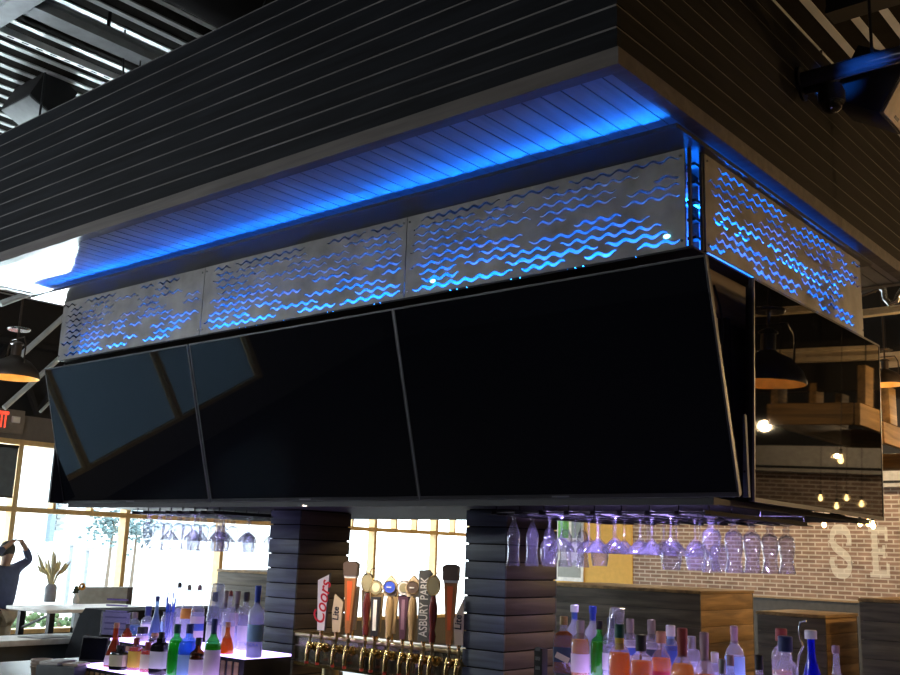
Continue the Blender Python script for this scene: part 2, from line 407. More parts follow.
# ================================================================== CANOPY
ZS = 3.48; CX0, CX1, CY0, CY1 = -6.93, -1.725, 2.907, 6.44
ZT = 4.43
cano = thing('bar_canopy', 'huge black shiplap canopy hanging over the bar with pale planked underside', 'canopy', ((CX0+CX1)/2, (CY0+CY1)/2, ZS))
ox, oy = cano.location.x, cano.location.y
def lap_face(axis, c, a0, a1, sgn, m, name):
    b = MB(); n = 10; h = (ZT-ZS-.07)/n
    def bx(u0, u1, d0, d1, z0, z1, mm):
        d = sorted((c+sgn*d0, c+sgn*d1))
        if axis == 'x': b.box(u0-ox, u1-ox, d[0]-oy, d[1]-oy, z0-ZS, z1-ZS, mm)
        else: b.box(d[0]-ox, d[1]-ox, u0-oy, u1-oy, z0-ZS, z1-ZS, mm)
    bx(a0+.005 if axis == 'x' else a0+.061, a1-.005 if axis == 'x' else a1-.061, -.06, -.004, ZS+.07, ZT, LAP)
    for k in range(n): bx(a0 if axis == 'x' else a0+.03, a1 if axis == 'x' else a1-.03, -.03, 0, ZS+.07+k*h+.0, ZS+.07+(k+1)*h-.011, m)
    b.obj(name, None, cano)
lap_face('x', CY0, CX0, CX1, -1, BLK_WOOD, 'fascia')
lap_face('x', CY1, CX0, CX1, 1, BLK_WOOD, 'fascia')
lap_face('y', CX1, CY0, CY1, 1, BLK_WOOD_Y, 'fascia')
lap_face('y', CX0, CY0, CY1, -1, BLK_WOOD_Y, 'fascia')
b = MB(); e = .012
b.box(CX0-e-ox, CX1+e-ox, CY0-e-oy, CY0+.05-oy, -.002, .066); b.box(CX0-e-ox, CX1+e-ox, CY1-.05-oy, CY1+e-oy, -.002, .066)
b.box(CX0-e-ox, CX0+.05-ox, CY0+.05-oy, CY1-.05-oy, -.002, .066); b.box(CX1-.05-ox, CX1+e-ox, CY0+.05-oy, CY1-.05-oy, -.002, .066)
b.obj('bottom_trim', TRIMW, cano)
b = MB(); pw = .092; x = CX0+.05
b.box(CX0+.04-ox, CX1-.04-ox, CY0+.04-oy, CY1-.04-oy, .02, .05, DARKGAP)
while x < CX1-.05:
    b.box(x-ox, min(x+pw-.006, CX1-.05)-ox, CY0+.05-oy, CY1-.05-oy, .004, .024, SOFF); x += pw
b.obj('soffit', None, cano)
MB().box(CX0+.05-ox, CX1-.05-ox, CY0+.06-oy, CY1-.06-oy, .5, .54).obj('top_deck', MATTE, cano)
for k, (hx, hy) in enumerate(((-6.6, 3.2), (-2.1, 3.2), (-6.6, 6.1), (-2.1, 6.1))):
    MB().tube([(hx-ox, hy-oy, .5), (hx-ox, hy-oy, CZ+.02-ZS)], .008).obj('hanger_rod', BLACK, cano)

# light-box core and frame the screens hang on
PY, PX = 3.60, -1.775          # planes of the cut steel panels
PZ0, PZ1 = 2.995, 3.42
fr = thing('screen_frame', 'dark timber box frame under the canopy carrying the screens and steel panels', 'frame', (-4.2, 4.8, 2.0))
fx, fy, fz = fr.location
def fb(bm, x0, x1, y0, y1, z0, z1, m=None, bev=0): return bm.box(x0-fx, x1-fx, y0-fy, y1-fy, z0-fz, z1-fz, m, bev)
fb(MB(), -6.68, -1.93, 3.74, 5.72, 2.99, ZS).obj('light_box', BOARD, fr)
BROWNBOARD = wood('raw_brown_board', (.20, .13, .075), .5, .7, 5, 'y')
b = MB(); fb(b, -6.55, -1.90, 3.86, 5.75, 2.05, 2.97)
b.obj('core', wood('core_ply', (.13, .105, .11), .6, .7, 4, 'y'), fr)
b = MB(); fb(b, -6.6, -1.86, 3.82, 5.8, 2.80, 2.985); b.obj('header_board', BROWNBOARD, fr)
for y in (4.08, 4.5, 5.0, 5.5): fb(MB(), -1.90, -1.86, y-.02, y+.02, 2.02, 2.80).obj('stud', MATTE, fr)
for x in (-2.2, -3.0, -3.8, -4.6, -5.4, -6.2): fb(MB(), x-.02, x+.02, 3.82, 3.86, 2.02, 2.80).obj('stud', MATTE, fr)
b = MB(); fb(b, -6.62, -1.80, 3.765, 5.62, 1.983, 2.0); b.obj('underside_panel', plain('underside_black', (.05, .05, .055), .6), fr)
b = MB(); fb(b, -6.62, -1.795, 3.757, 3.80, 1.972, 2.002); fb(b, -1.84, -1.797, 3.80, 5.62, 1.976, 2.0); b.obj('bottom_rail', plain('rail_grey', (.010, .010, .013), .6), fr)
for x in (-6.5, -1.95):
    for y in (3.9, 5.58): fb(MB(), x-.03, x+.03, y-.03, y+.03, 2.0, ZS).obj('corner_post', MATTE, fr)
# header lip over the panels
e0 = at(540, 162, Z=3.425)
b = MB(); fb(b, -6.78, PX+.035, e0.y, 3.74, 3.42, 3.437); fb(b, -1.93, PX+.035, 3.74, 5.72, 3.42, 3.437); fb(b, -6.78, -6.58, 3.74, 5.72, 3.42, 3.437)
b.obj('header_lip', plain('lip_black', (.006, .006, .007), .4), fr)
b = MB()
fb(b, -1.90, -1.815, 3.60, 3.604, 2.98, 3.42, MATTE) if False else None
fb(b, -1.806, -1.796, 3.603, 3.62, PZ0, PZ1); fb(b, PX-.013, PX-.003, 3.675, 3.692, PZ0, PZ1)
for k in range(5): fb(b, -1.84, -1.80, 3.66, 3.70, PZ0+.05+k*.08, PZ0+.062+k*.08)
b.obj('corner_angle', BLACK, fr)
b = MB(); b.mi(MATTE); fb(b, -6.68, PX-.012, 3.612, 3.74, PZ0-.008, PZ0); fb(b, -1.93, PX-.012, 3.74, 5.69, PZ0-.008, PZ0); fb(b, -1.929, PX-.004, 5.60, 5.63, PZ0, PZ1, BOARD)
fb(MB(), -6.697, -6.692, 3.604, 3.735, PZ0, PZ1).obj('glint_stop_plate', MATTE, fr); fb(MB(), -6.70, -6.68, 3.65, 5.62, 2.0, 2.985).obj('glint_stop_board', BLACK, fr)  # unseen plate and board added to block the pavement glint
rq = random.Random(5); x = -6.68
while x < -1.80:
    w_ = rq.choice((.03, .04, .05, .25, .4)); fb(b, x, min(x+w_, -1.79), 3.6034, 3.612, PZ0-.008, PZ0+.004); x += w_+rq.choice((.006, .012))
b.obj('light_leak_floor', None, fr)  # added floor, its gaps and white end shape the blue leak
# LED strips
def led(name, x0, x1, y0, y1, z0, z1, lab, m=LED):
    t = thing(name, lab, 'light strip', ((x0+x1)/2, (y0+y1)/2, z0), group='blue light strips')
    hx, hy = (x1-x0)/2, (y1-y0)/2
    MB().box(-hx, hx, -hy, hy, .004, z1-z0).obj('diffuser', m, t)
    MB().box(-hx, hx, -hy-.003, hy+.003, 0, .004).obj('channel', CHROME, t)
led('led_strip', -6.7, -1.80, e0.y+.13, e0.y+.142, 3.437, 3.452, 'blue light strip on the long lip over the front steel panels', LED2)
led('led_strip', -1.80, -1.788, 3.75, 5.6, 3.437, 3.452, 'blue light strip on the short lip over the side steel panel', LED2)
led('led_strip', -6.66, -1.97, 3.655, 3.67, PZ0+.002, PZ0+.016, 'blue light strip inside the foot of the front steel panels', LED)
led('led_strip', -1.86, -1.845, 3.78, 5.59, PZ0+.002, PZ0+.016, 'blue light strip inside the foot of the side steel panel', LED)

led('led_strip', -1.925, -1.91, 3.78, 5.59, PZ0+.27, PZ0+.284, 'blue light strip high on the board behind the side steel panel', LED)
for (x, y, lab) in ((433, 281, 'bright cyan light node in the front steel panel slits, by the far seam'), (667, 236.5, 'bright cyan light node in the front steel panel slits, close to the corner')):
    p = at(x, y, Y=PY-.001)
    t = thing('light_node', lab, 'light', (p.x, PY, p.z), group='light nodes in the steel panels')
    MB().ball((0, -.002, 0), .010, sc=(1.5, .8, .8)).obj('lens', glow('node_cyan', (.15, .75, 1), 14) if 'node_cyan' not in MATS else MATS['node_cyan'], t)
    MB().lathe([(.006, 0), (.012, 0), (.012, .01), (0, .01)], seg=12, M=Matrix.Rotation(-PI/2, 4, 'X')).obj('socket', CHROME, t)
# cut steel wave panels
def wave_panel(name, length, h, lab, loc, rz, seed, m):
    rr = random.Random(seed)
    cu = bpy.data.curves.new(name, 'CURVE'); cu.dimensions = '2D'; cu.fill_mode = 'BOTH'; cu.extrude = .0015
    def poly(pts):
        sp = cu.splines.new('POLY'); sp.points.add(len(pts)-1); sp.use_cyclic_u = True
        for q, (x, y) in zip(sp.points, pts): q.co = (x, y, 0, 1)
    poly([(0, 0), (length, 0), (length, h), (0, h)])
    rows = 10
    for k in range(rows):
        v = .034+(h-.066)*k/(rows-1); u = rr.uniform(.02, .14)
        while u < length-.12:
            L = min(rr.choice((.16, .24, .3, .4, .5, .62)), length-.025-u)
            if L < .07: break
            hw = (.0084 if k < 2 else .0074 if k < 5 else .0058)*rr.uniform(.9, 1.08)
            wl = rr.uniform(.074, .092); ph = rr.uniform(0, 6); tilt = rr.uniform(-.003, .003)
            n = max(12, int(L/.009)); top = []; bot = []
            for i in range(n+1):
                s = i/n; x = u+L*s; y = v+.0082*math.sin(ph+2*PI*x/wl)+tilt*(s-.5)
                w = hw*min(1, .35+4*s, .35+4*(1-s))
                bot.append((x, y-w)); top.append((x, y+w))
            poly(bot+top[::-1])
            u += L+rr.choice((.035, .05, .1, .18, .28))
    me = curve_mesh(cu); me.name = 'steel_sheet'
    me.transform(RX90); me.materials.clear(); me.materials.append(m)
    t = thing(name, lab, 'panel', loc, (0, 0, rz), 'wave cut steel panels around the light box')
    link('steel_sheet', me, t)
    for ux in (.012, length-.026):
        MB().box(ux, ux+.014, .003, .03, 0, h).obj('fixing_angle', BLACK, t)
    for ux in (.018, length-.018):
        for uz in (.03, h-.03): MB().tube([(ux, -.006, uz), (ux, .004, uz)], .006, seg=8).obj('bolt', CHROME, t)
hP = PZ1-PZ0
xs = (-6.699, -5.041, -3.361, -1.811)
for i, lab in enumerate(('wave-cut grey steel panel over the screen by the windows',
                         'wave-cut grey steel panel over the middle front screen, between two others',
                         'wave-cut grey steel panel ending at the front corner of the canopy')):
    wave_panel('wave_panel', xs[i+1]-xs[i]-.005, hP, lab, (xs[i], PY, PZ0), 0, 11+i, STEEL_RAW)
wave_panel('wave_panel', 2.045, hP, 'wave-cut steel panel closing the window end of the light box', (-6.702, 5.66, PZ0), -PI/2, 47, STEEL_RAW)
wave_panel('wave_panel', 1.92, hP+.002, 'brownish wave-cut steel panel around the corner, over the side screen', (PX, 3.695, PZ0), PI/2, 31, STEEL_RAW)

# ================================================================== SCREENS
def screen_mat():
    m, nt, out = nodes('tv_glass')
    b = N(nt, 'ShaderNodeBsdfPrincipled', Roughness=.06); b.inputs['Base Color'].default_value = (.0035, .004, .006, 1)
    b.inputs['IOR'].default_value = 1.45; b.inputs['Specular IOR Level'].default_value = .42
    tc = N(nt, 'ShaderNodeTexCoord'); nz = N(nt, 'ShaderNodeTexNoise', Scale=3.0, Detail=3.0)
    mr = N(nt, 'ShaderNodeMapRange'); mr.inputs['To Min'].default_value = .012; mr.inputs['To Max'].default_value = .035
    nt.links.new(tc.outputs['Object'], nz.inputs['Vector']); nt.links.new(nz.outputs['Fac'], mr.inputs['Value']); nt.links.new(mr.outputs[0], b.inputs['Roughness'])
    nt.links.new(b.outputs[0], out.inputs[0]); return m
SCREEN = screen_mat()
TW, TH = 1.652, .945
def make_tv(lab, loc, rot):
    t = thing('television', lab, 'television', loc, rot, 'big dark screens hung under the canopy')
    w = TW/2
    MB().box(-w+.007, w-.007, -.0015, .006, .016, TH-.007).obj('screen', SCREEN, t)
    b = MB(); d = .022
    b.box(-w, -w+.007, -.004, d, 0, TH); b.box(w-.007, w, -.004, d, 0, TH); b.box(-w+.007, w-.007, -.004, d, TH-.007, TH); b.box(-w+.007, w-.007, -.004, d, 0, .016)
    b.obj('bezel', BEZEL, t)
    b = MB()
    b.box(-w-.002, -w, -.004, .006, 0, TH); b.box(w, w+.002, -.004, .006, 0, TH); b.box(-w, w, -.004, .006, TH, TH+.002); b.box(-w, w, -.004, .006, -.002, 0)
    b.obj('metal_edge', TVEDGE, t)
    MB().box(-w+.02, w-.02, .006, .045, .02, TH-.02, None, .006).obj('back_case', MATTE, t)
    MB().box(-.045, .045, -.0055, -.0035, .004, .011).obj('badge', TVEDGE, t)
    return t
tilt = math.atan2(.252, .905)
for xc, lab in ((-5.842, 'tilted dark television at the window end of the front row'),
                (-4.168, 'tilted dark television in the middle of the front row'),
                (-2.510, 'tilted dark television at the corner end of the front row')):
    t = make_tv(lab, (xc, 3.752, 2.004), (tilt, 0, 0))
    b = MB(); b.box(-.3, -.24, .045, .075, .1, TH-.1); b.box(.24, .3, .045, .075, .1, TH-.1)
    b.obj('mount_rail', BLACK, t)
    b = MB()
    for x in (-.27, .27):
        b.tube([(x, .06, .25), (x, .13, .30)], .012); b.tube([(x, .06, TH-.2), (x, .33, TH-.28)], .012)
    b.obj('mount_arm', BLACK, t)
tvR = make_tv('upright dark television around the corner, mirroring warm bulbs and brick', (-1.738, 4.835, 2.0), (R_(1.6), 0, PI/2))
b = MB(); b.box(-.3, -.24, .045, .075, .1, TH-.1); b.box(.24, .3, .045, .075, .1, TH-.1); b.obj('mount_rail', BLACK, tvR)
b = MB()
for x in (-.27, .27):
    b.tube([(x, .06, .25), (x, .12, .25)], .012); b.tube([(x, .06, TH-.2), (x, .12, TH-.2)], .012)
b.obj('mount_arm', BLACK, tvR)
# steel bracket and cable in the corner gap
t = thing('steel_bracket', 'pale tapered steel bracket in the gap between the corner screens', 'bracket', tuple(at(745.5, 497, Y=3.86)))
MB().prism([(-.011, 0), (.013, 0), (.006, .33), (-.002, .33)], .02).obj('blade', plain('bracket_steel', (.14, .18, .20), .6), t)
MB().tube([(0, -.004, .1), (0, .024, .1)], .005, seg=8).obj('bolt', BLACK, t)
p0 = at(716, 292, X=-1.86)
cbl = MB(); cbl.tube([at(714+6*math.sin(k*.9)+k*1.6, 285+k*22, X=-1.855) for k in range(10)], .005, seg=6)
tag(cbl.obj('power_cable', BLACK), 'thin black cable hanging down the corner gap between screens', 'cable')

# ================================================================== COLUMNS
def column(x0, x1, y0, y1, lab):
    t = thing('column', lab, 'column', ((x0+x1)/2, (y0+y1)/2, .93))
    w, d = (x1-x0)/2, (y1-y0)/2; H = 1.982-.93
    MB().box(-w+.012, w-.012, -d+.012, d-.012, 0, H).obj('core', DARKGAP, t)
    n = 12; h = H/n
    for s in (-1, 1):
        b = MB(); c = MB()
        for k in range(n):
            z0, z1 = k*h, (k+1)*h-.007
            y = sorted((s*d, s*(d-.014))); b.box(-w, w, y[0], y[1], z0, z1, None, .0015)
            x = sorted((s*w, s*(w-.014))); c.box(x[0], x[1], -d+.0142, d-.0142, z0, z1, None, .0015)
        b.obj('cladding', SLATE, t); c.obj('cladding', SLATE_WARMLIT, t)
CYC = 4.2
c1 = [at(x, 560, Y=CYC).x for x in (268, 297.5)]; c2 = [at(x, 560, Y=CYC).x for x in (465, 505.5)]
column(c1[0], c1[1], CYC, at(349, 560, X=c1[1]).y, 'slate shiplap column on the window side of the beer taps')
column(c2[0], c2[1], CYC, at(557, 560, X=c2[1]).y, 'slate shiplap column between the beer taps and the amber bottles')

# ================================================================== BACK BAR
CT = .93
bb = thing('back_bar', 'dark back bar counter carrying the bottle steps', 'counter', (-4.2, 3.9, 0))
MB().box(-2.7, 2.75, -.85, .75, CT-.05, CT, None, .006).obj('worktop', plain('worktop', (.05, .05, .055), .3), bb)
MB().box(-2.6, 2.65, -.75, .65, 0, CT-.05).obj('carcass', MATTE, bb)
b = MB()
for k in range(7): b.box(-2.55+k*.74, -2.55+k*.74+.70, -.772, -.75, .1, CT-.1, None, .004)
b.obj('door', BLK_WOOD, bb)
def bottle_steps(x0, x1, steps, lab):
    t = thing('bottle_steps', lab, 'shelf', ((x0+x1)/2, steps[0][0], CT))
    hw = (x1-x0)/2; y0 = steps[0][0]
    for (ya, yb, z) in steps:
        MB().box(-hw, hw, ya-y0+.004, yb-y0, z-CT-.012, z-CT).obj('lit_top', SHELF, t)
        b = MB(); b.box(-hw, hw, ya-y0+.004, yb-y0, 0, z-CT-.012, BLACK)
        n = int(hw*2/.055)
        for k in range(n): b.box(-hw+.01+k*.055, -hw+.045+k*.055, ya-y0, ya-y0+.004, .01, z-CT-.03, OAKX)
        b.obj('riser', None, t)
LY = (3.40, 3.62)
bottle_steps(-5.50, -4.26, [(3.30, 3.48, 1.06), (3.48, 3.80, 1.195)], 'stepped lit shelf of mixed bottles on the window side')
bottle_steps(at(547, 672, Y=3.52).x, -1.22, [(3.50, 3.66, 1.185), (3.66, 3.95, 1.265)], 'stepped lit shelf of amber bottles below the hanging glasses')

# ------------------------------------------------------------------ bottles
PROF = {  # (r, z) of the glass as a share of radius / height, up to the finish
 'vodka': [(0, 0), (.92, 0), (1, .02), (1, .60), (.9, .66), (.45, .72), (.36, .76), (.34, .93), (0, .93)],
 'wine': [(0, 0), (.94, 0), (1, .02), (1, .55), (.85, .64), (.45, .72), (.36, .78), (.34, .96), (0, .96)],
 'whiskey': [(0, 0), (.92, 0), (1, .03), (1, .58), (.94, .65), (.7, .72), (.42, .76), (.38, .80), (.38, .90), (0, .90)],
 'round': [(0, 0), (.7, 0), (.85, .04), (1, .22), (1, .40), (.85, .55), (.5, .66), (.36, .70), (.34, .88), (0, .88)],
 'cone': [(0, 0), (.95, 0), (1, .02), (.92, .2), (.62, .45), (.36, .60), (.30, .70), (.29, .96), (0, .96)],
 'squat': [(0, 0), (.95, 0), (1, .04), (1, .62), (.86, .72), (.45, .76), (.42, .86), (0, .86)],
 'decanter': [(0, 0), (.9, 0), (1, .03), (1, .5), (.9, .58), (.4, .66), (.34, .70), (.34, .80), (0, .80)],
}
def bottle(label, X, Y, z0, ztop, r, kind, liq, cap, lab=None, fill=.55, sq=None, glass=None, labz=(.15, .42), capf=.10, pour=False, group=None, neckc=None, band=None, txt=None, strip=None, capw=None):
    H = ztop-z0
    t = thing('bottle', label, 'bottle', (X, Y, z0), (0, 0, math.atan2(X, -Y)*0+R_(27)), group)
    pr = [(a*r, z*H) for a, z in PROF[kind]]
    MB().lathe(pr, seg=20, sq=sq).obj('glass_body', glass or BGLASS, t)
    if liq:
        ins = []
        for a, z in PROF[kind]:
            if z <= fill: ins.append((a*r*.93, z*H+.003))
        top = ins[-1][0]
        # radius at the fill line
        for (a0, za), (a1, zb) in zip(PROF[kind], PROF[kind][1:]):
            if za <= fill < zb: top = (a0+(a1-a0)*(fill-za)/(zb-za))*r*.93
        ins += [(top, fill*H), (0, fill*H)]
        MB().lathe(ins, seg=20, sq=sq).obj('liquid', liq, t)
    nr = PROF[kind][-2][0]*r; zt = PROF[kind][-2][1]*H
    if pour:
        MB().lathe([(0, zt-.01), (nr*.95, zt-.01), (nr*.95, zt+.012), (nr*.5, zt+.02), (nr*.35, H*.97), (nr*.2, H), (0, H)], seg=12).obj('pour_spout', cap, t)
    else:
        cw = (capw or 1.18)*nr
        MB().lathe([(0, zt-.02), (cw, zt-.02), (cw, H-.003), (cw-.003, H), (0, H)], seg=16).obj('cap', cap, t)
    if neckc:
        MB().lathe([(nr*1.06, zt-.02-H*.14), (nr*1.08, zt-.02), (nr*1.0, zt-.02)], seg=16).obj('neck_foil', neckc, t)
    if lab:
        zs = (labz[0]*H, labz[1]*H)
        def rad(z):
            z /= H
            for (a0, za), (a1, zb) in zip(PROF[kind], PROF[kind][1:]):
                if za <= z <= zb and zb > za: return (a0+(a1-a0)*(z-za)/(zb-za))*r
            return r
        b = MB(); seg = 20; vs = []
        rows = [zs[0]+(zs[1]-zs[0])*i/3 for i in range(4)]; grid = []
        for zz in rows:
            ring = []
            for k in range(seg//2+3):
                a = PI+2*PI*(k-1+.5)/seg; q = 1
                if sq: q = 1/((abs(math.cos(a))**sq+abs(math.sin(a))**sq)**(1/sq))
                rr2 = rad(zz)*q+.0008; ring.append(b.bm.verts.new((rr2*math.cos(a), rr2*math.sin(a), zz)))
            grid.append(ring)
        i1 = b.mi(lab); i2 = b.mi(band) if band else i1
        for j in range(3):
            for k in range(len(grid[0])-1):
                f = b.bm.faces.new((grid[j][k], grid[j][k+1], grid[j+1][k+1], grid[j+1][k])); f.smooth = True
                f.material_index = i2 if j == 1 else i1
        b.obj('paper_label', None, t)
        if strip:
            MB().box(-r*.72, r*.72, -r*1.06, -r*.94, -.012, .012, None, 0, T(0, 0, H*.28) @ Matrix.Rotation(R_(24), 4, 'Y')).obj('slanted_strip', strip, t)
        if txt:
            text('lettering', txt[0], txt[1], txt[2], t, T(0, -r-.0016, H*txt[3]) @ RX90, .0003)
    return t
AMB = liquid('amber_spirit', (.95, .52, .09), .35); AMB2 = liquid('orange_spirit', (1, .42, .04), .3); RYE = liquid('dark_amber_spirit', (.5, .18, .03), .3)
CLR = liquid('clear_spirit', (.86, .86, 1), .40); PALEB = liquid('pale_blue_spirit', (.25, .55, 1), .4); GRN = liquid('green_spirit', (.12, .75, .12), .4)
YGRN = liquid('melon_spirit', (.35, .62, .03), .35); REDL = liquid('red_spirit', (.9, .10, .03), .3); DRK = liquid('dark_spirit', (.06, .03, .02), .1); COB = liquid('cobalt_spirit', (.01, .03, .75), .25)
def bg(n, tint, body, f=.2): return clear(n, tint, .55, .05, body, f, .05)
G_GRN = bg('green_glass', (.25, .8, .3), (.1, .6, .15)); G_BLU = bg('blue_glass', (.45, .7, 1), (.3, .5, 1)); G_COB = bg('cobalt_glass', (.03, .06, .9), (.02, .05, .9), .35)
G_AMB = bg('amber_glass', (.8, .4, .12), (.7, .3, .05)); G_BRN = bg('brown_glass', (.3, .15, .06), (.2, .08, .03)); G_BLK = plain('black_glass', (.01, .01, .012), .12)
G_FRO = bg('frosted_glass', (.85, .88, .95), (.85, .87, 1), .45); G_TER = bg('terracotta_glass', (.7, .25, .12), (.6, .15, .06), .4); G_SLT = bg('slate_glass', (.4, .5, .65), (.3, .4, .6), .45)
def pc(n, c, r=.5, metal=0): return MATS.get(n) or plain(n, c, r, metal, var=.06)
K_BLK = pc('cap_black', (.02, .02, .022)); K_GRY = pc('cap_taupe', (.30, .25, .22)); K_WHT = pc('cap_white', (.75, .75, .76)); K_BLU = pc('cap_blue', (.03, .07, .5)); K_NVY = pc('cap_navy', (.03, .045, .16))
K_RED = pc('cap_maroon', (.28, .05, .04)); K_GLD = pc('cap_gold', (.5, .35, .15), .35, .6); K_CRK = pc('cap_cork', (.45, .22, .12)); K_MAU = pc('cap_mauve', (.42, .27, .32)); K_GRN = pc('cap_green', (.01, .09, .07)); K_SLV = pc('cap_silver', (.6, .6, .63), .3, .8)
L_WHT = pc('label_white', (.72, .70, .74)); L_CRM = pc('label_cream', (.65, .58, .40)); L_BLU = pc('label_blue', (.08, .16, .6)); L_PNK = pc('label_pink', (.72, .58, .66)); L_YEL = pc('label_yellow', (.7, .48, .06)); L_BLK = pc('label_black', (.02, .02, .025)); L_NVY = pc('label_navy', (.04, .06, .10)); L_RED = pc('label_red', (.5, .04, .05)); L_LBL = pc('label_sky', (.3, .5, .85)); L_ORG = pc('label_orange', (.8, .3, .05))

def rb(x, ytop, row, *a, **k):     # amber shelf
    Y = 3.81 if row == 'b' else 3.58; z0 = 1.265 if row == 'b' else 1.185
    if row == 'm': Y, z0 = 3.72, 1.265
    p = at(x, ytop, Y=Y)
    return bottle(a[0], p.x, Y, z0, p.z, *a[1:], **k)
GR = 'bottles on the lit steps below the hanging glasses'
rb(563.8, 616, 'b', 'square amber bottle with a slanted navy label, next to the slate column', .042, 'vodka', RYE, K_GLD, L_NVY, sq=5, fill=.72, strip=L_CRM, labz=(.2, .46), group=GR)
rb(574.5, 605, 'b', 'tall frosted bottle with a white and blue neck behind the slanted navy label', .038, 'vodka', CLR, K_WHT, L_WHT, glass=G_FRO, neckc=L_BLU, fill=.6, capf=.1, group=GR) if False else \
    bottle('tall frosted bottle with a white and blue neck behind the slanted navy label', at(574.5, 605, Y=3.90).x, 3.90, 1.265, at(574.5, 605, Y=3.88).z, .036, 'wine', CLR, K_WHT, L_WHT, glass=G_FRO, neckc=L_BLU, fill=.55, group=GR, capw=1.5)
rb(580.4, 620, 'm', 'amber bottle with a taupe neck and pale pink label in front of the frosted bottle', .038, 'whiskey', AMB, K_GRY, L_PNK, fill=.66, neckc=K_GRY, labz=(.1, .42), group=GR)
bottle('frosted bottle with a royal blue foil neck', at(592.8, 605.7, Y=3.86).x, 3.86, 1.265, at(592.8, 605.7, Y=3.86).z, .037, 'wine', CLR, K_BLU, L_WHT, glass=G_FRO, neckc=K_BLU, fill=.55, group=GR, capw=1.3)
rb(599.5, 620.5, 'b', 'melon green bottle with a black cap, behind the others', .036, 'vodka', YGRN, K_BLK, None, glass=G_GRN, fill=.62, group=GR)
rb(611, 617.5, 'b', 'clear bottle with a navy cap under the plastic cover', .036, 'whiskey', CLR, K_NVY, L_WHT, fill=.55, group=GR)
rb(619.5, 624, 'f', 'orange bottle with a dark green cap and yellow-black neck label', .043, 'whiskey', AMB2, K_GRN, L_PNK, fill=.66, neckc=L_YEL, labz=(.1, .40), group=GR)
rb(630, 618.5, 'b', 'clear bottle with a tall taupe cap and blue band, first of two alike', .037, 'whiskey', CLR, K_GRY, L_WHT, fill=.5, band=L_BLU, labz=(.3, .66), neckc=K_GRY, group=GR)
rb(641, 634.6, 'f', 'squat orange bottle with a black cap', .043, 'squat', AMB2, K_BLK, L_RED, fill=.66, labz=(.1, .3), group=GR)
rb(651.3, 619.5, 'b', 'clear bottle with a tall taupe cap and navy band, second of two alike', .037, 'whiskey', CLR, K_GRY, L_WHT, fill=.5, band=L_NVY, labz=(.3, .66), neckc=K_GRY, group=GR)
rb(661, 631, 'm', 'orange bottle with a wooden cork stopper and clear neck', .041, 'round', AMB2, K_CRK, L_RED, fill=.52, labz=(.12, .3), group=GR, capw=1.4)
rb(670.5, 625, 'b', 'clear bottle with a white cap and blue shield label', .037, 'whiskey', CLR, K_WHT, L_BLU, fill=.5, labz=(.35, .66), neckc=L_LBL, group=GR, capw=1.35)
rb(682, 628, 'f', 'wide amber bottle with a maroon cap and neck', .050, 'round', AMB, K_RED, L_PNK, fill=.6, neckc=K_RED, labz=(.1, .36), group=GR)
rb(691.4, 636, 'b', 'short clear bottle with a wide silver cap beside the maroon capped bottle', .036, 'squat', CLR, K_SLV, L_WHT, fill=.5, group=GR)
rb(704, 632, 'f', 'amber bottle with a long pale mauve capsule neck', .042, 'round', AMB2, K_MAU, L_NVY, fill=.52, neckc=K_MAU, labz=(.22, .46), group=GR)
rb(714.7, 651.7, 'm', 'small clear bottle with a white cap beside the mauve capsule neck', .030, 'squat', CLR, K_WHT, L_WHT, fill=.5, group=GR)
rb(722, 659, 'f', 'small clear bottle with a silver cap, lowest of the row', .028, 'squat', CLR, K_SLV, L_WHT, fill=.5, group=GR)
rb(730.3, 654.8, 'f', 'dark bottle with a mauve cap in front of the tall blue label', .032, 'vodka', DRK, K_MAU, L_BLK, fill=.6, group=GR)
rb(734, 625.7, 'b', 'tall clear bottle with a slim purple banded neck and blue label', .037, 'wine', CLR, K_MAU, L_LBL, fill=.55, neckc=K_MAU, labz=(.2, .55), group=GR)
rb(758.8, 654.8, 'f', 'pink-orange bottle with a black cap and clear neck', .036, 'round', REDL, K_BLK, None, fill=.5, group=GR)
rb(781, 628.3, 'b', 'clear bottle with a maroon cap directly behind the white topped one', .037, 'whiskey', AMB, K_RED, None, fill=.4, group=GR, capw=1.5)
rb(785, 636, 'f', 'clear bottle with a slate cap and white body label', .044, 'whiskey', CLR, K_NVY, L_WHT, fill=.5, band=L_LBL, labz=(.15, .6), group=GR, capw=1.5)
rb(810.5, 630, 'm', 'cobalt blue bottle with a white topped cap', .046, 'cone', COB, K_WHT, L_BLU, glass=G_COB, fill=.55, labz=(.12, .4), group=GR, capw=1.6)
rb(835.5, 645, 'm', 'clear bottle with a mauve cap at the outer end of the shelf', .036, 'cone', CLR, K_MAU, L_LBL, fill=.45, labz=(.12, .4), group=GR, capw=1.3)
def cover(x, yt, yb, w, Y, lab):
    p = at(x, yt, Y=Y); q = at(x, yb, Y=Y); h = p.z-q.z
    t = thing('plastic_cover', lab, 'cover', (p.x, Y, q.z), (0, R_(6), 0), 'clear plastic covers over pourers')
    MB().lathe([(w*1.08, 0), (w, h*.5), (w*.92, h*.93), (w*.8, h*.99), (0, h), (0, h-.002), (w*.78, h*.98-.002), (w*.9, h*.92), (w*.98, h*.5), (w*1.06, 0)], seg=20).obj('dome', PLASTIC, t)
    MB().lathe([(w*1.04, 0), (w*1.12, 0), (w*1.12, .004), (w*1.04, .004)], seg=20).obj('rim', PLASTIC, t)
cover(614, 607, 648, .034, 3.81, 'clear plastic cup upside down over the navy capped bottle')

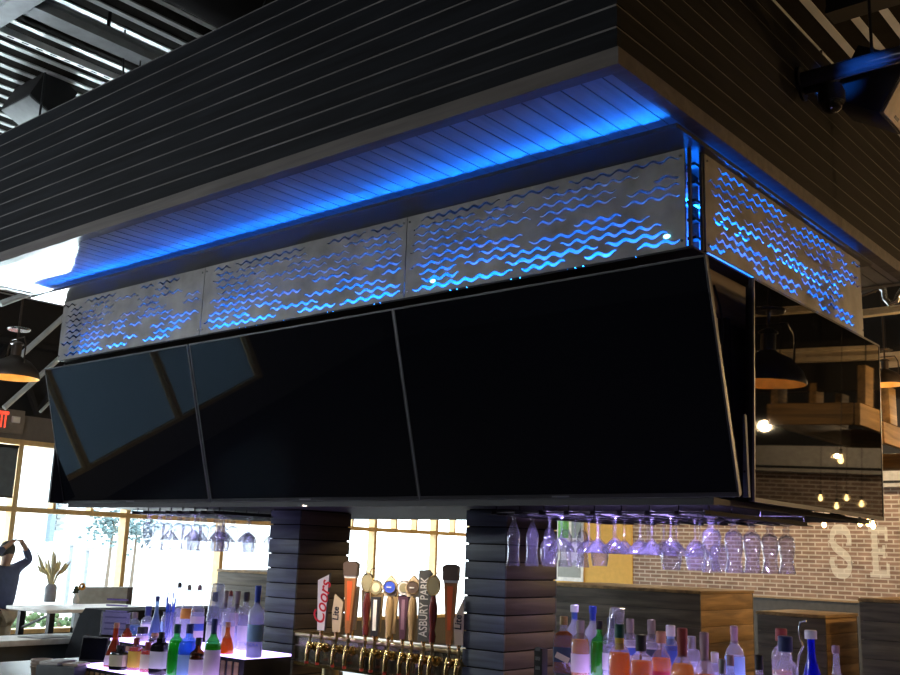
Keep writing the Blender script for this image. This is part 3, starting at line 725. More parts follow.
def lb(x, ytop, row, *a, **k):
    Y, z0 = {'b': (3.72, 1.195), 'm': (3.60, 1.195), 'u': (3.52, 1.195), 'f': (3.385, 1.06)}[row]
    p = at(x, ytop, Y=Y)
    return bottle(a[0], p.x, Y, z0, p.z, *a[1:], **k)
GL = 'bottles on the lit steps on the window side'
lb(117, 622.7, 'f', 'terracotta square bottle with a slanted shoulder, outermost on the window side', .046, 'cone', RYE, K_CRK, L_PNK, glass=G_TER, fill=.62, labz=(.05, .26), group=GL, sq=4)
lb(128, 624, 'm', 'slim red-brown bottle neck behind the terracotta bottle', .034, 'cone', RYE, K_BLK, None, glass=G_TER, fill=.4, group=GL)
lb(117.5, 641, 'f', 'terracotta bottle label card', .03, 'squat', DRK, K_BLK, L_CRM, group=GL) if False else None
p = at(121, 645, Y=3.335); bottle('squat black bottle with a framed cream label in front of the terracotta one', p.x, 3.335, 1.06, p.z, .046, 'squat', DRK, K_BLK, L_CRM, glass=G_BLK, labz=(.15, .62), group=GL, sq=5)
lb(137, 638, 'f', 'red spirit bottle with a yellow square label', .034, 'squat', REDL, K_RED, L_YEL, fill=.7, labz=(.1, .6), group=GL, sq=4)
lb(148.6, 642, 'f', 'orange-red bottle with an amber oval label', .036, 'squat', REDL, K_RED, L_CRM, fill=.7, labz=(.12, .6), group=GL)
lb(162, 632, 'f', 'black bottle with a white wedge label', .045, 'squat', DRK, K_BLK, L_WHT, glass=G_BLK, labz=(.15, .55), group=GL, sq=5, capw=.9)
lb(178, 624, 'f', 'bright green gin bottle with ribbed shoulders', .042, 'whiskey', GRN, K_GRN, None, glass=G_GRN, fill=.68, group=GL)
lb(190.5, 624, 'f', 'pale blue gin bottle with a navy cap', .043, 'whiskey', PALEB, K_NVY, L_LBL, glass=G_BLU, fill=.68, labz=(.05, .45), group=GL, sq=5)
lb(199, 637.6, 'f', 'brown bottle with a white paper label beside the blue gin', .040, 'vodka', RYE, K_BLK, L_PNK, glass=G_BRN, fill=.55, labz=(.08, .5), group=GL)
lb(215, 618.6, 'f', 'green wine bottle with a pale lilac label', .041, 'wine', YGRN, K_NVY, L_PNK, glass=G_GRN, fill=.6, neckc=K_NVY, labz=(.12, .52), group=GL)
lb(228.4, 622, 'u', 'amber cone bottle with a long tapering neck', .040, 'cone', AMB, K_CRK, None, glass=G_AMB, fill=.45, group=GL)
lb(258.6, 585.6, 'u', 'tall frosted vodka bottle with a blue cap at the column end', .041, 'vodka', CLR, K_BLU, L_LBL, glass=G_FRO, fill=.6, labz=(.22, .46), neckc=K_BLU, group=GL, txt=('VODKA', .022, L_BLU, .18))
lb(247, 592, 'b', 'clear bottle with a black cap behind the frosted vodka', .038, 'whiskey', CLR, K_BLK, L_WHT, fill=.6, group=GL)
lb(238, 591, 'b', 'clear bottle with a taupe cap and pink label, second from the column', .037, 'whiskey', CLR, K_GRY, L_PNK, fill=.6, labz=(.4, .62), neckc=K_GRY, group=GL)
lb(226, 590.5, 'b', 'clear bottle with a taupe cap behind the red pourer', .037, 'whiskey', CLR, K_GRY, L_WHT, fill=.6, labz=(.4, .62), neckc=K_GRY, group=GL)
lb(231, 592, 'm', 'clear bottle with a red pourer', .034, 'wine', CLR, K_RED, L_PNK, fill=.5, pour=True, group=GL)
lb(215.7, 592, 'm', 'clear bottle with a navy cap under the tall plastic cover', .036, 'whiskey', CLR, K_NVY, L_WHT, fill=.5, group=GL)
lb(200, 586, 'm', 'pink labelled bottle with a purple pourer', .038, 'wine', CLR, K_MAU, L_PNK, fill=.55, pour=True, group=GL, band=L_BLU, labz=(.15, .5))
lb(189.7, 586, 'm', 'orange labelled bottle with a taupe pourer', .038, 'wine', CLR, K_GRY, L_ORG, fill=.55, pour=True, group=GL, labz=(.45, .62))
lb(180, 583.5, 'b', 'clear bottle with a thin dark pourer between orange label and blue straws', .037, 'wine', CLR, K_BLK, L_WHT, fill=.55, pour=True, group=GL)
lb(158, 596, 'm', 'slate blue bottle with a long slim neck', .037, 'cone', CLR, K_NVY, None, glass=G_SLT, fill=.5, group=GL)
lb(149, 606, 'b', 'clear bottle with a wide navy stopper behind the slate one', .038, 'decanter', CLR, K_NVY, L_WHT, fill=.45, group=GL, capw=1.6)
lb(135.4, 612, 'b', 'pale blue decanter with a rounded stopper', .042, 'round', PALEB, K_GRY, None, fill=.4, group=GL, capw=1.3)
lb(143, 627, 'u', 'clear bottle with a broad flat dark stopper', .034, 'decanter', CLR, K_BLK, L_PNK, fill=.5, group=GL, capw=2.6)
lb(155, 633, 'u', 'small bottle with a copper stopper behind the black wedge label', .032, 'squat', DRK, K_CRK, None, fill=.5, group=GL, capw=1.5)
lb(169, 604, 'b', 'clear bottle with a white label behind the blue straws', .037, 'vodka', CLR, K_SLV, L_LBL, fill=.5, labz=(.2, .5), group=GL)
cover(216.5, 583, 622, .040, 3.60, 'tall clear plastic cover over the navy capped bottle near the column')
# straw holder
p = at(170, 612, Y=3.64)
t = thing('straw_holder', 'clear tumbler holding blue straws on the lit shelf', 'straw holder', (p.x, 3.64, 1.195))
MB().lathe([(0, 0), (.032, 0), (.038, p.z-1.195), (.036, p.z-1.195), (.03, .004), (0, .004)]).obj('tumbler', PLASTIC, t)
for k in range(7):
    a = k*.9; MB().tube([(.012*math.cos(a), .012*math.sin(a), .006), (.034*math.cos(a), .02*math.sin(a), p.z-1.195+.05+.03*(k % 3))], .0035, seg=6).obj('straw', pc('straw_blue', (.03, .12, .75)), t)
# black strap holder and steel bar tool
p = at(541, 648, Y=3.47)
t = thing('straw_caddy', 'slim black perforated caddy next to the slanted navy label', 'caddy', (p.x, 3.47, CT))
MB().box(-.02, .02, -.02, .02, 0, p.z-CT, None, .004).obj('body', MATTE, t)
b = MB()
for k in range(13): b.box(-.012, .012, -.0215, -.0195, .02+k*.036, .035+k*.036)
b.obj('slot', CHROME, t)
b = MB(); b.tube([at(x, y, Y=3.74) for x, y in ((806, 621), (800.5, 622), (799, 630), (800.5, 640), (803, 646), (799, 655), (797, 670), (796, 682))], .004, seg=8)
t = thing('bar_strainer', 'curved steel bar tool handle beside the cobalt bottle', 'bar tool', tuple(at(796, 682, Y=3.74)))
o = b.obj('handle', CHROME, t); o.matrix_parent_inverse = T(*t.location).inverted()
zz = at(796, 682, Y=3.74).z
MB().tube([(0, 0, 0), (0, 0, 1.265-zz)], .006, seg=8).obj('stem', CHROME, t)

# ================================================================== BEER TAPS
TX0, TX1, TY0, TY1, TZ0, TZ1 = c1[1]+.005, c2[0]-.004, 4.22, 4.34, 1.085, 1.262
tw = thing('tap_tower', 'brass beer tap tower spanning the two slate columns', 'beer tower', ((TX0+TX1)/2, (TY0+TY1)/2, CT))
tx, ty = tw.location.x, tw.location.y
MB().box(TX0-tx, TX1-tx, TY0-ty, TY1-ty, TZ0-CT, TZ1-CT-.022, None, .004).obj('tower_body', plain('dark_brass_face', (.30, .26, .18), .2, .9), tw)
MB().box(TX0-tx, TX1-tx, TY0-.012-ty, TY1+.012-ty, TZ1-CT-.022, TZ1-CT, None, .006).obj('top_cap', GOLD2, tw)
MB().box(TX0-tx, TX1-tx, TY0-.006-ty, TY0-ty, TZ0-CT-.006, TZ0-CT+.012).obj('bottom_trim', GOLD, tw)
b = MB()
for x in (TX0+.25, (TX0+TX1)/2, TX1-.25): b.tube([(x-tx, .0, 0), (x-tx, .0, TZ0-CT)], .05, seg=16)
b.obj('pedestal', GOLD2, tw)
def faucet(t):
    z = 1.195-1.262; y0 = TY0-HY
    f = MB(); f.lathe([(0, 0), (.026, 0), (.026, .008), (.016, .012), (.016, .045), (0, .045)], seg=16, M=T(0, y0-.0005, z) @ Matrix.Rotation(PI/2, 4, 'X'))
    f.tube([(0, y0-.045, z+.028), (0, y0-.05, z), (0, y0-.062, z-.035), (0, y0-.062, z-.085)], [.014, .016, .012, .010], seg=12)
    f.ball((0, y0-.047, z), .021, seg=12)
    fo = f.obj('faucet', GOLD, t)
    MB().lathe([(0, 0), (.007, 0), (.007, .02), (.012, .026), (.012, .04), (.006, .046), (0, .046)], seg=12, c=(0, y0-.045, z+.028)).obj('lever_collar', GOLD2, fo)
    MB().lathe([(.0085, 0), (.0115, 0), (.0115, .014), (.0085, .014)], seg=12, c=(0, y0-.062, z-.093)).obj('spout_tip', pc('tip_red', (.35, .03, .02)), fo)
    return fo
# handles
W_TAN = wood('tan_turned_wood', (.52, .36, .18), .75, .4, 8, 'z'); W_BRN = wood('orange_brown_wood', (.50, .20, .07), .7, .4, 8, 'z'); W_RED = wood('oxblood_wood', (.16, .03, .025), .6, .25, 8, 'z')
H_CRM = pc('handle_cream', (.62, .50, .34)); H_WHT = pc('handle_white', (.78, .76, .74)); H_PUR = pc('handle_plum', (.10, .05, .085), .3); H_GRY = pc('handle_slate', (.10, .105, .11)); H_OLV = pc('badge_olive', (.26, .24, .15)); H_BRN = pc('block_brown', (.12, .085, .07)); T_RED = pc('ink_red', (.6, .02, .03)); T_WHT = pc('ink_white', (.8, .8, .8)); T_BLK = pc('ink_black', (.02, .02, .03)); T_ORG = pc('ink_orange', (.7, .12, .03))
GH = 'beer tap handles on the brass tower'
HY = 4.175
def handle(xc, yt, yb, lab, Y=HY, yaw=27):
    a, c = at(xc, yt, Y=Y), at(xc, yb, Y=Y)
    zb = 1.262
    t = thing('beer_tap', lab, 'beer tap', (c.x, Y, zb), (0, 0, R_(yaw)), GH)
    faucet(t).rotation_euler = (0, 0, -R_(yaw))
    MB().lathe([(0, 0), (.009, 0), (.009, .018), (.013, .022), (.013, .03), (0, .03)], seg=12).obj('ferrule', GOLD, t)
    return t, a.z-zb
def badge(t, z, r, m1, m2=None, d=.02, sz=1.15, y=-.012, name='badge', rim=GOLD2):
    M = T(0, y, z) @ Matrix.Diagonal((1, 1, sz, 1)) @ Matrix.Rotation(PI/2, 4, 'X')
    o = MB().lathe([(0, -d), (r*.9, -d), (r, -d*.6), (r, 0), (r*.92, .004), (r*.86, .001)], rim, 28, M).lathe([(r*.87, .0015), (0, .0015)], m1, 28, M).obj(name, None, t)
    if m2: MB().lathe([(0, .004), (r*.6, .004), (r*.62, .001)], seg=24, M=M).obj('emblem', m2, o)
    return o
t = thing('beer_tap', 'bare brass beer tap without a handle, outermost by the window column', 'beer tap', (at(310, 640, Y=HY).x, HY, 1.262), group=GH); faucet(t)
t, h = handle(321, 574, 634, 'white flat beer tap handle with red script, outermost by the window column')
MB().prism([(-.022, .03), (.022, .03), (.034, h), (-.034, h-.035)], .02, None, T(0, -.01, 0)).obj('paddle', H_WHT, t)
MB().prism([(.022, .03), (.027, .03), (.040, h+.01), (.034, h)], .024, None, T(0, -.012, 0)).obj('edge_strip', T_BLK, t)
text('lettering', 'Coors', .10, T_RED, t, T(0, -.0115, h*.53) @ RX90 @ Matrix.Rotation(R_(82), 4, 'Z'), .0006, .35, .0012, sx=.95)
def lite(xc, yt, yb, lab, fl=1):
    t, h = handle(xc, yt, yb, lab)
    MB().prism([(-.022, .03), (.022, .03), (.034*fl if fl > 0 else .02, h*.82), (-.018*fl, h), (-.03, h*.6)], .018, None, T(0, -.009, 0)).obj('paddle', H_CRM, t)
    text('lettering', 'Lite', .05, T_BLK, t, T(-.004, -.0105, h*.55) @ RX90 @ Matrix.Rotation(PI/2, 4, 'Z'), .0006, .1, .001)
lite(336, 594, 637, 'short cream beer tap handle with dark lettering, beside the white script one')
lite(459, 599, 641, 'short cream beer tap handle with dark lettering, half hidden by the slate column', -1)
def blocky(xc, yt, yb, lab):
    t, h = handle(xc, yt, yb, lab)
    MB().prism([(-.014, .03), (.014, .03), (.034, h*.78), (-.034, h*.78)], .034, None, T(0, -.017, 0)).obj('shaft', W_BRN, t)
    MB().prism([(-.036, h*.78), (.036, h*.78), (.036, h*.81), (-.036, h*.81)], .04, None, T(0, -.02, 0)).obj('collar', H_WHT, t)
    MB().prism([(-.04, h*.81), (.04, h*.81), (.043, h*.97), (.02, h), (-.02, h), (-.043, h*.97)], .05, None, T(0, -.025, 0)).obj('block_top', H_BRN, t)
    b = MB().prism([(-.008, .10), (.008, .10), (.016, h*.74), (-.016, h*.74)], .003, None, T(0, -.0195, 0)).obj('face_strip', T_ORG, t)
blocky(347.5, 561, 646, 'tall orange beer tap handle with a brown block top on the window side')
blocky(449, 564, 647, 'tall orange beer tap handle with a brown block top beside the slate column')
def bug(xc, yt, yb, lab):
    t, h = handle(xc, yt, yb, lab); zc = h*.80
    MB().lathe([(0, .03), (.016, .03), (.020, .06), (.013, .09), (.022, .16), (.024, .20), (.016, h*.62), (.012, h*.68), (0, h*.68)], seg=16).obj('turned_shaft', W_RED, t)
    badge(t, zc, .037, H_OLV, None, .022, 1.45)
    text('lettering', 'LAGER', .018, H_CRM, t, T(0, -.0155, zc) @ RX90, .0005) if False else None
    for s in (-1, 1):
        MB().tube([(s*.008, 0, zc+.05), (s*.02, 0, zc+.075), (s*.05, -.005, zc+.082)], .0022, seg=6).obj('antenna', T_BLK, t)
bug(365, 568, 641, 'oxblood beer tap handle with an olive oval badge and antennae, on the window side')
bug(432, 570, 640, 'oxblood beer tap handle with an olive oval badge and antennae, beside the slate slab')
t, h = handle(374.5, 574, 634, 'black beer tap handle with a white stripe below an olive shield badge')
MB().prism([(-.020, .03), (.020, .03), (.026, h*.66), (-.026, h*.66)], .026, None, T(0, -.013, 0)).obj('shaft', T_BLK, t)
MB().box(-.010, .010, -.016, -.013, .06, h*.62).obj('white_stripe', T_WHT, t)
badge(t, h*.80, .036, H_OLV, L_CRM, .02, 1.15)
def moon(xc, yt, yb, lab, m2):
    t, h = handle(xc, yt, yb, lab); zc = h*.80
    MB().lathe([(0, .03), (.018, .03), (.017, .08), (.026, h*.45), (.022, h*.6), (.014, h*.68), (0, h*.68)], seg=18).obj('turned_shaft', W_TAN, t)
    MB().prism([(-.045, zc), (-.03, zc-.05), (.03, zc-.05), (.045, zc), (.02, zc+.045), (0, zc+.065), (-.02, zc+.045)], .03, None, T(0, -.012, 0)).obj('plaque', H_CRM, t)
    if m2: badge(t, zc, .036, m2, None, .012, 1.0, -.02); MB().box(-.016, .010, -.0255, -.0225, zc-.004, zc+.003).obj('emblem', T_WHT, t)
moon(388, 573, 645, 'tan turned beer tap handle with a round blue badge on a cream plaque', K_BLU)
moon(411.5, 573, 638, 'tan turned beer tap handle with a plain cream plaque, behind the plum one', K_BRN if False else H_BRN)
t, h = handle(402.5, 580, 642, 'plum tapered beer tap handle with a tilted white drum badge')
MB().prism([(-.014, .03), (.014, .03), (.028, h*.76), (-.028, h*.76)], .035, None, T(0, -.017, 0)).obj('shaft', H_PUR, t)
MB().box(-.009, .009, -.0195, -.017, .08, h*.7).obj('face_strip', pc('plum_light', (.3, .18, .26)), t)
badge(t, h*.88, .040, L_WHT, H_OLV, .055, 1.0, -.02, rim=H_BRN)
t, h = handle(423.5, 570, 641, 'slate slab beer tap handle with tall pale capital letters')
MB().prism([(-.030, .03), (.030, .03), (.036, h*.96), (.018, h), (-.036, h)], .026, None, T(0, -.013, 0)).obj('slab', H_GRY, t)
text('lettering', 'ASBURY PARK', .062, T_WHT, t, T(0, -.0142, h*.52) @ RX90 @ Matrix.Rotation(PI/2, 4, 'Z'), .0008, 0, .0006, sx=.78)
# handles of the far side of the tower
for x, yt, lab in ((355, 586, 'plain tan beer tap handle on the far side, behind the tall orange one'), (367, 590, 'plain tan beer tap handle on the far side, behind the oxblood one'), (379, 592, 'plain tan beer tap handle on the far side, behind the blue badge'), (394, 590, 'plain tan beer tap handle on the far side, between blue badge and plum')):
    p = at(x, yt, Y=4.385)
    t = thing('beer_tap', lab, 'beer tap', (p.x, 4.385, 1.262), (0, 0, R_(27)), GH)
    MB().tube([(0, TY1-4.385, -.06), (0, 0, -.06), (0, 0, 0)], .011).obj('faucet', GOLD, t).rotation_euler = (0, 0, -R_(27)); h = p.z-1.262
    MB().lathe([(0, 0), (.009, 0), (.009, .03), (0, .03)], seg=12).obj('ferrule', GOLD, t)
    MB().prism([(-.018, .03), (.018, .03), (.03, h), (-.03, h)], .02, None, T(0, -.01, 0)).obj('paddle', W_TAN, t)
# ================================================================== GLASS RACKS
RZ = 1.932
def glass_rack(x0, x1, lab):
    t = thing('glass_rack', lab, 'rack', ((x0+x1)/2, 4.07, RZ))
    hw = (x1-x0)/2
    for y in (-.26, .74):
        for z in (.012, .045): MB().tube([(-hw, y, z), (hw, y, z)], .0045, seg=6).obj('cross_rod', BLACK, t)
    n = int(round((x1-x0)/.126)); b = MB()
    for k in range(n+1):
        x = -hw+2*hw*k/n
        b.box(x-.028, x+.028, -.30, .78, 0, .003); b.box(x-.0015, x+.0015, -.30, .78, .003, .02)
    b.obj('rail', MATTE, t)
    for k in range(n+1):
        x = -hw+2*hw*k/n
        for y in (-.26, .24, .74): MB().tube([(x, y, .01), (x, y, 1.984-RZ)], .003, seg=6).obj('hanger', BLACK, t)
    return [x0+(x1-x0)*(k+.5)/n for k in range(n)]
RXS = glass_rack(at(499, 512, Y=3.83).x, -1.84, 'black wire glass rack over the amber bottles')
LXS = glass_rack(at(140, 515, Y=3.83).x, c1[0]-.01, 'black wire glass rack on the window side')
# upside-down glasses: profile with z measured DOWN from the foot
GP = {
 'pilsner': ([(0, 0), (.034, 0), (.034, -.003), (.010, -.010), (.007, -.03), (.012, -.042), (.020, -.06), (.031, -.09), (.030, -.13), (.027, -.165), (.029, -.20), (.034, -.235), (.033, -.235), (.028, -.20), (.026, -.165), (.029, -.13), (.030, -.09), (.018, -.062), (0, -.05)]),
 'margarita': ([(0, 0), (.042, 0), (.042, -.003), (.012, -.010), (.005, -.02), (.0045, -.085), (.010, -.10), (.030, -.118), (.056, -.145), (.060, -.165), (.0595, -.165), (.055, -.146), (.029, -.12), (0, -.105)]),
 'martini': ([(0, 0), (.040, 0), (.040, -.003), (.010, -.009), (.005, -.02), (.0045, -.095), (.010, -.105), (.062, -.165), (.0615, -.166), (.009, -.108), (0, -.104)]),
 'wine': ([(0, 0), (.036, 0), (.036, -.003), (.010, -.010), (.0045, -.02), (.0045, -.09), (.012, -.10), (.036, -.125), (.044, -.155), (.042, -.19), (.035, -.225), (.034, -.225), (.041, -.19), (.043, -.155), (.035, -.127), (0, -.104)]),
 'hurricane': ([(0, 0), (.036, 0), (.036, -.004), (.014, -.012), (.012, -.022), (.019, -.028), (.012, -.036), (.014, -.046), (.034, -.066), (.040, -.09), (.036, -.13), (.030, -.165), (.032, -.19), (.040, -.23), (.039, -.23), (.031, -.19), (.029, -.165), (.035, -.13), (.039, -.09), (.033, -.068), (0, -.05)]),
}
CAT = {'pilsner': 'footed pilsner glass', 'margarita': 'wide margarita glass', 'martini': 'conical martini glass', 'wine': 'stemmed wine glass', 'hurricane': 'curvy hurricane glass'}
PROTO = {}
for k, pr in GP.items():
    n = 3 if k in ('pilsner', 'wine', 'margarita', 'martini') else 3
    t = thing(k+'_glass', k, 'glass')
    foot = [p for p in pr if p[1] > -.012]; 
    MB().lathe(foot+[(0, -.012)], seg=20).obj('foot', GLASS, t)
    i0 = len(foot)-1
    split = {'pilsner': -.042, 'margarita': -.10, 'martini': -.105, 'wine': -.10, 'hurricane': -.046}[k]
    st = [p for p in pr[i0:] if p[1] >= split-1e-6]
    # outer wall of the stem only
    outer = []
    for p in pr[i0:]:
        outer.append(p)
        if abs(p[1]-split) < 1e-6: break
    MB().lathe(outer, seg=14).obj('stem', GLASS, t)
    MB().lathe(pr[i0+len(outer)-1:], seg=24).obj('bowl', GLASS, t)
    PROTO[k] = t
ORD = ['front', 'second', 'third', 'fourth', 'fifth']
def hang(xs, kinds, where, group, z=None):
    for ci, (x, k) in enumerate(zip(xs, kinds)):
        if not k: continue
        depth = 5 if k in ('pilsner', 'hurricane') else 3
        for d in range(depth):
            y = (3.97 if k == 'hurricane' and ci > 3 else 3.865+(.09*(ci % 2) if depth == 3 else 0))+d*((.22+.0*ci) if depth == 3 else .20 if k == 'hurricane' and ci > 3 else .145)
            o = copy_tree(PROTO[k]) if PROTO[k].get('used') else PROTO[k]
            PROTO[k]['used'] = 1
            o.location = (x+random.uniform(-.003, .003), y+random.uniform(-.008, .008), RZ+.0066)
            o.rotation_euler = (0, 0, random.uniform(0, 6))
            o['label'] = '%s hung upside down, %s in row %s of the %s' % (CAT[k], ORD[d], ['one', 'two', 'three', 'four', 'five', 'six', 'seven', 'eight', 'nine', 'ten', 'eleven', 'twelve', 'thirteen', 'fourteen', 'fifteen', 'sixteen'][ci], where)
            o['category'] = 'glass'; o['group'] = group
            if 'used' in o and o is not PROTO[k]: del o['used']
nR = len(RXS)
seqR = ['pilsner', 'margarita', 'wine', 'martini', 'margarita', 'wine', 'wine', 'hurricane', 'hurricane', 'hurricane'][:nR]
if nR > 1: seqR[-1] = 'hurricane'
for i in range(1, nR-1):
    seqR[i] = ['wine', 'margarita', 'martini', 'margarita', 'martini', 'wine', 'wine', 'wine'][min(i-1, 7)]
hang(RXS, seqR, 'amber bottle rack', 'glasses in the rack over the amber bottles')
nL = len(LXS)
seqL = ['hurricane', 'hurricane', 'martini', 'margarita', 'wine', 'margarita', 'wine', 'martini', 'margarita', 'wine', 'wine', 'margarita', 'wine', 'wine', 'wine'][:nL]
hang(LXS, seqL, 'window side rack', 'glasses in the window side rack')
for t in PROTO.values():
    if 'used' in t: del t['used']
print('RACKS', nR, nL, RXS[:2], LXS[:2])

# ================================================================== OVERHEAD STUFF
# pale beams and channel of the roof
zb = CZ-.22
p = at(60, 25, Z=zb); q = at(140, 60, Z=zb)
t = thing('roof_beam', 'pale blue-grey steel beam running over the canopy top', 'beam', (q.x, 4.0, zb))
MB().box(-.065, .065, -6.5, 6, 0, .014).obj('bottom_flange', BEAMW, t)
MB().box(-.006, .006, -6.5, 6, .014, .09).obj('web', BEAMW, t)
MB().box(-.05, .05, -6.5, 6, .086, .1).obj('top_flange', BEAMW, t)
for y in (-4, -1, 2, 5): MB().tube([(0, y, .1), (0, y, .225)], .012).obj('hanger_rod', BLACK, t)
pj = at(16, 8, Z=zb-.02)
t = thing('cross_beam', 'pale steel cross beam meeting the long beam at the picture corner', 'beam', (q.x, pj.y, zb-.02))
MB().box(-5, 1.2, -.06, .06, 0, .014).obj('bottom_flange', BEAMW, t); MB().box(-5, 1.2, -.006, .006, .014, .2).obj('web', BEAMW, t)
p = at(60, 58, Z=CZ-.06)
t = thing('strut_channel', 'slotted white strut channel under the roof deck', 'channel', (p.x, 3.5, CZ-.06))
b = MB(); b.box(-.021, .021, -4, 4, 0, .045, WHITE)
y = -4
while y < 4: b.box(-.007, .007, y, y+.045, -.0006, .002, MATTE); y += .1
b.obj('channel_body', None, t)
MB().tube([(0, 0, .045), (0, 0, .06)], .006).obj('fixing', CHROME, t)
# cable loops and rods above the fascia
for (x, y0, y1, lab) in ((124, 40, 83, 'thin black hanger rod dropping from the pale beam'),):
    a = at(x, y0, Y=3.2); c = at(x-1, y1, Y=3.2)
    tag(MB().tube([(a.x, a.y, CZ+.02), a, c], .006, seg=6).obj('hanger_rod', BLACK), lab, 'rod')
b = MB(); b.tube([at(x, y, Y=3.25) for x, y in ((126, 24), (124.5, 36), (141, 55), (140, 66), (136, 74), (133, 84))], .005, seg=6)
tag(b.obj('cable', BLACK), 'black cable looping down beside the hanger rod', 'cable')
# duct
a = at(230, 13, Z=4.80)
t = thing('air_duct', 'big round black duct over the canopy', 'duct', (-4.19, 3.0, 4.72))
MB().tube([(0, -5, .0), (0, 2.2, .0)], .22, seg=32).obj('duct_tube', MATTE, t)
b = MB()
for y in (-3, -1.5, 0.1, 1.4): b.lathe([(.221, -.02), (.23, -.02), (.23, .02), (.221, .02)], seg=32, M=T(0, y, 0) @ Matrix.Rotation(PI/2, 4, 'X'))
b.obj('duct_seam', plain('duct_seam', (.05, .055, .06), .4, .5), t)
b = MB(); b.box(-.01, .01, -.3, -.28, .215, CZ+.02-4.72); b.obj('strap', BLACK, t)
# speakers
def speaker(lab, loc, rot, g, w, h, br):
    t = thing('ceiling_speaker', lab, 'speaker', loc, rot)
    MB().box(-w/2, w/2, .0, .28, -h/2, h/2, None, .012).obj('cabinet', MATTE, t)
    MB().box(-w/2+.01, w/2-.01, -.014, .0, -h/2+.01, h/2-.01, None, .004).obj('grille', g, t)
    MB().box(-.03, .03, -.017, -.013, -h/2+.03, -h/2+.045).obj('badge', BLACK, t)
    MB().tube([(0, .2, 0), br], .012).obj('bracket', BLACK, t)
GRL = plain('speaker_grille', (.19, .20, .21), .55)
sp0 = at(30, 114, Y=3.25)
speaker('black box speaker with a grey face hung over the canopy, window side', tuple(sp0), (R_(66), 0, 0), GRL, .43, .27, (0, .5, .2))
# pipe, rod, dome camera and speaker on the far side
pp = at(845, 69, X=-1.5)
t = thing('ceiling_pipe', 'black pipe with a blue sheen running out from the canopy side', 'pipe', (-1.72, pp.y, pp.z))
MB().tube([(.0, 0, 0), (6, 0, 0)], .042, seg=20).obj('pipe_tube', plain('gloss_black', (.03, .03, .035), .25), t)
MB().lathe([(.042, 0), (.07, 0), (.07, .012), (.042, .012)], seg=20, M=Matrix.Rotation(PI/2, 4, 'Y')).obj('flange', BLACK, t)
b = MB()
b.tube([(.35, 0, .03), (.35, 0, CZ+.02-pp.z)], .008, seg=8); b.tube([(3.5, 0, .03), (3.5, 0, CZ+.02-pp.z)], .008, seg=8); b.obj('hanger_rod', BLACK, t)
a = at(830, 8, Z=CZ-.25)
t = thing('black_joist', 'black steel joist crossing the ribbed deck over the canopy corner', 'joist', (-1.72, a.y, CZ-.305))
MB().box(0, 8, -.05, .05, 0, .3).obj('web', MATTE, t)
MB().box(0, 8, -.07, .07, -.01, .02).obj('flange', MATTE, t)
dp = at(832, 103, X=-1.58)
t = thing('dome_camera', 'round black dome camera mounted on the canopy side', 'camera', tuple(dp))
MB().ball((0, 0, 0), .055, seg=20).obj('dome', plain('dome_black', (.012, .012, .014), .06, coat=1), t)
MB().lathe([(0, .0), (.062, 0), (.064, .05), (.05, .09), (0, .09)], seg=24).obj('housing', BLACK, t)
MB().tube([(0, 0, .08), (-.05, 0, .10), (-.143, 0, .10)], .02).obj('bracket', BLACK, t)
MB().lathe([(0, 0), (.05, 0), (.05, .012), (0, .012)], seg=20, M=T(-.145, 0, .10) @ Matrix.Rotation(PI/2, 4, 'Y')).obj('base_plate', BLACK, t)
sp1 = at(879.5, 113, X=-1.42)+Vector((0, .17, 0))+Vector((.515, 0, .857))*.15
speaker('black box speaker with a face lit warm, past the dome camera', tuple(sp1), (R_(31), 0, PI/2), plain('warmlit_grille', (.45, .38, .28), .6), .34, .30, (0, .34, -.02))  # same grille as the other speaker, warm light put into its colour

# pendant lamps
def pendant(lab, loc, d, top, on, group='dome pendant lamps'):
    t = thing('pendant_lamp', lab, 'pendant lamp', loc, (0, 0, 0), group); r = d/2
    MET = MATS.get('aged_bronze') or plain('aged_bronze', (.07, .055, .045), .4, .6)
    INN = MATS.get('shade_inside') or plain('shade_inside', (.75, .50, .22), .45)
    b = MB(); b.lathe([(r, 0), (r*1.02, .012*d/.5), (r*.92, r*.34), (r*.62, r*.68), (r*.26, r*.86), (r*.22, r*.9)], MET, 36)
    b.lathe([(r*.99, .001), (r*.89, r*.33), (r*.60, r*.66), (r*.22, r*.83), (0, r*.83)], INN, 36); b.obj('shade', None, t)
    MB().lathe([(0, r*.86), (r*.2, r*.86), (r*.2, r*1.35), (r*.26, r*1.38), (r*.26, r*1.42), (r*.12, r*1.5), (0, r*1.5)], seg=20).obj('socket_cap', MET, t)
    MB().tube([(0, 0, r*1.5), (0, 0, top)], r*.05, seg=8).obj('stem', MET, t)
    b = MB()
    for s in (-1, 1): b.tube([(s*r*.72, 0, r*.56), (s*r*.72, 0, r*1.3), (s*r*.55, 0, r*1.62), (0, 0, r*1.62)], r*.03, seg=6)
    b.obj('yoke', MET, t)
    MB().lathe([(0, r*1.95), (r*.42, r*1.95), (r*.46, r*2.0), (r*.42, r*2.05), (0, r*2.05)], seg=24).obj('reflector_ring', CHROME, t)
    MB().ball((0, 0, r*.45), r*.16).obj('bulb', glow('pendant_bulb', (1, .55, .2), on) if 'pendant_bulb' not in MATS else MATS['pendant_bulb'], t)
    return t
pl = at(13, 378, Z=3.42)
pendant('bronze dome pendant lamp beside the window end screen', tuple(pl), .53, CZ-pl.z+.02, 55)

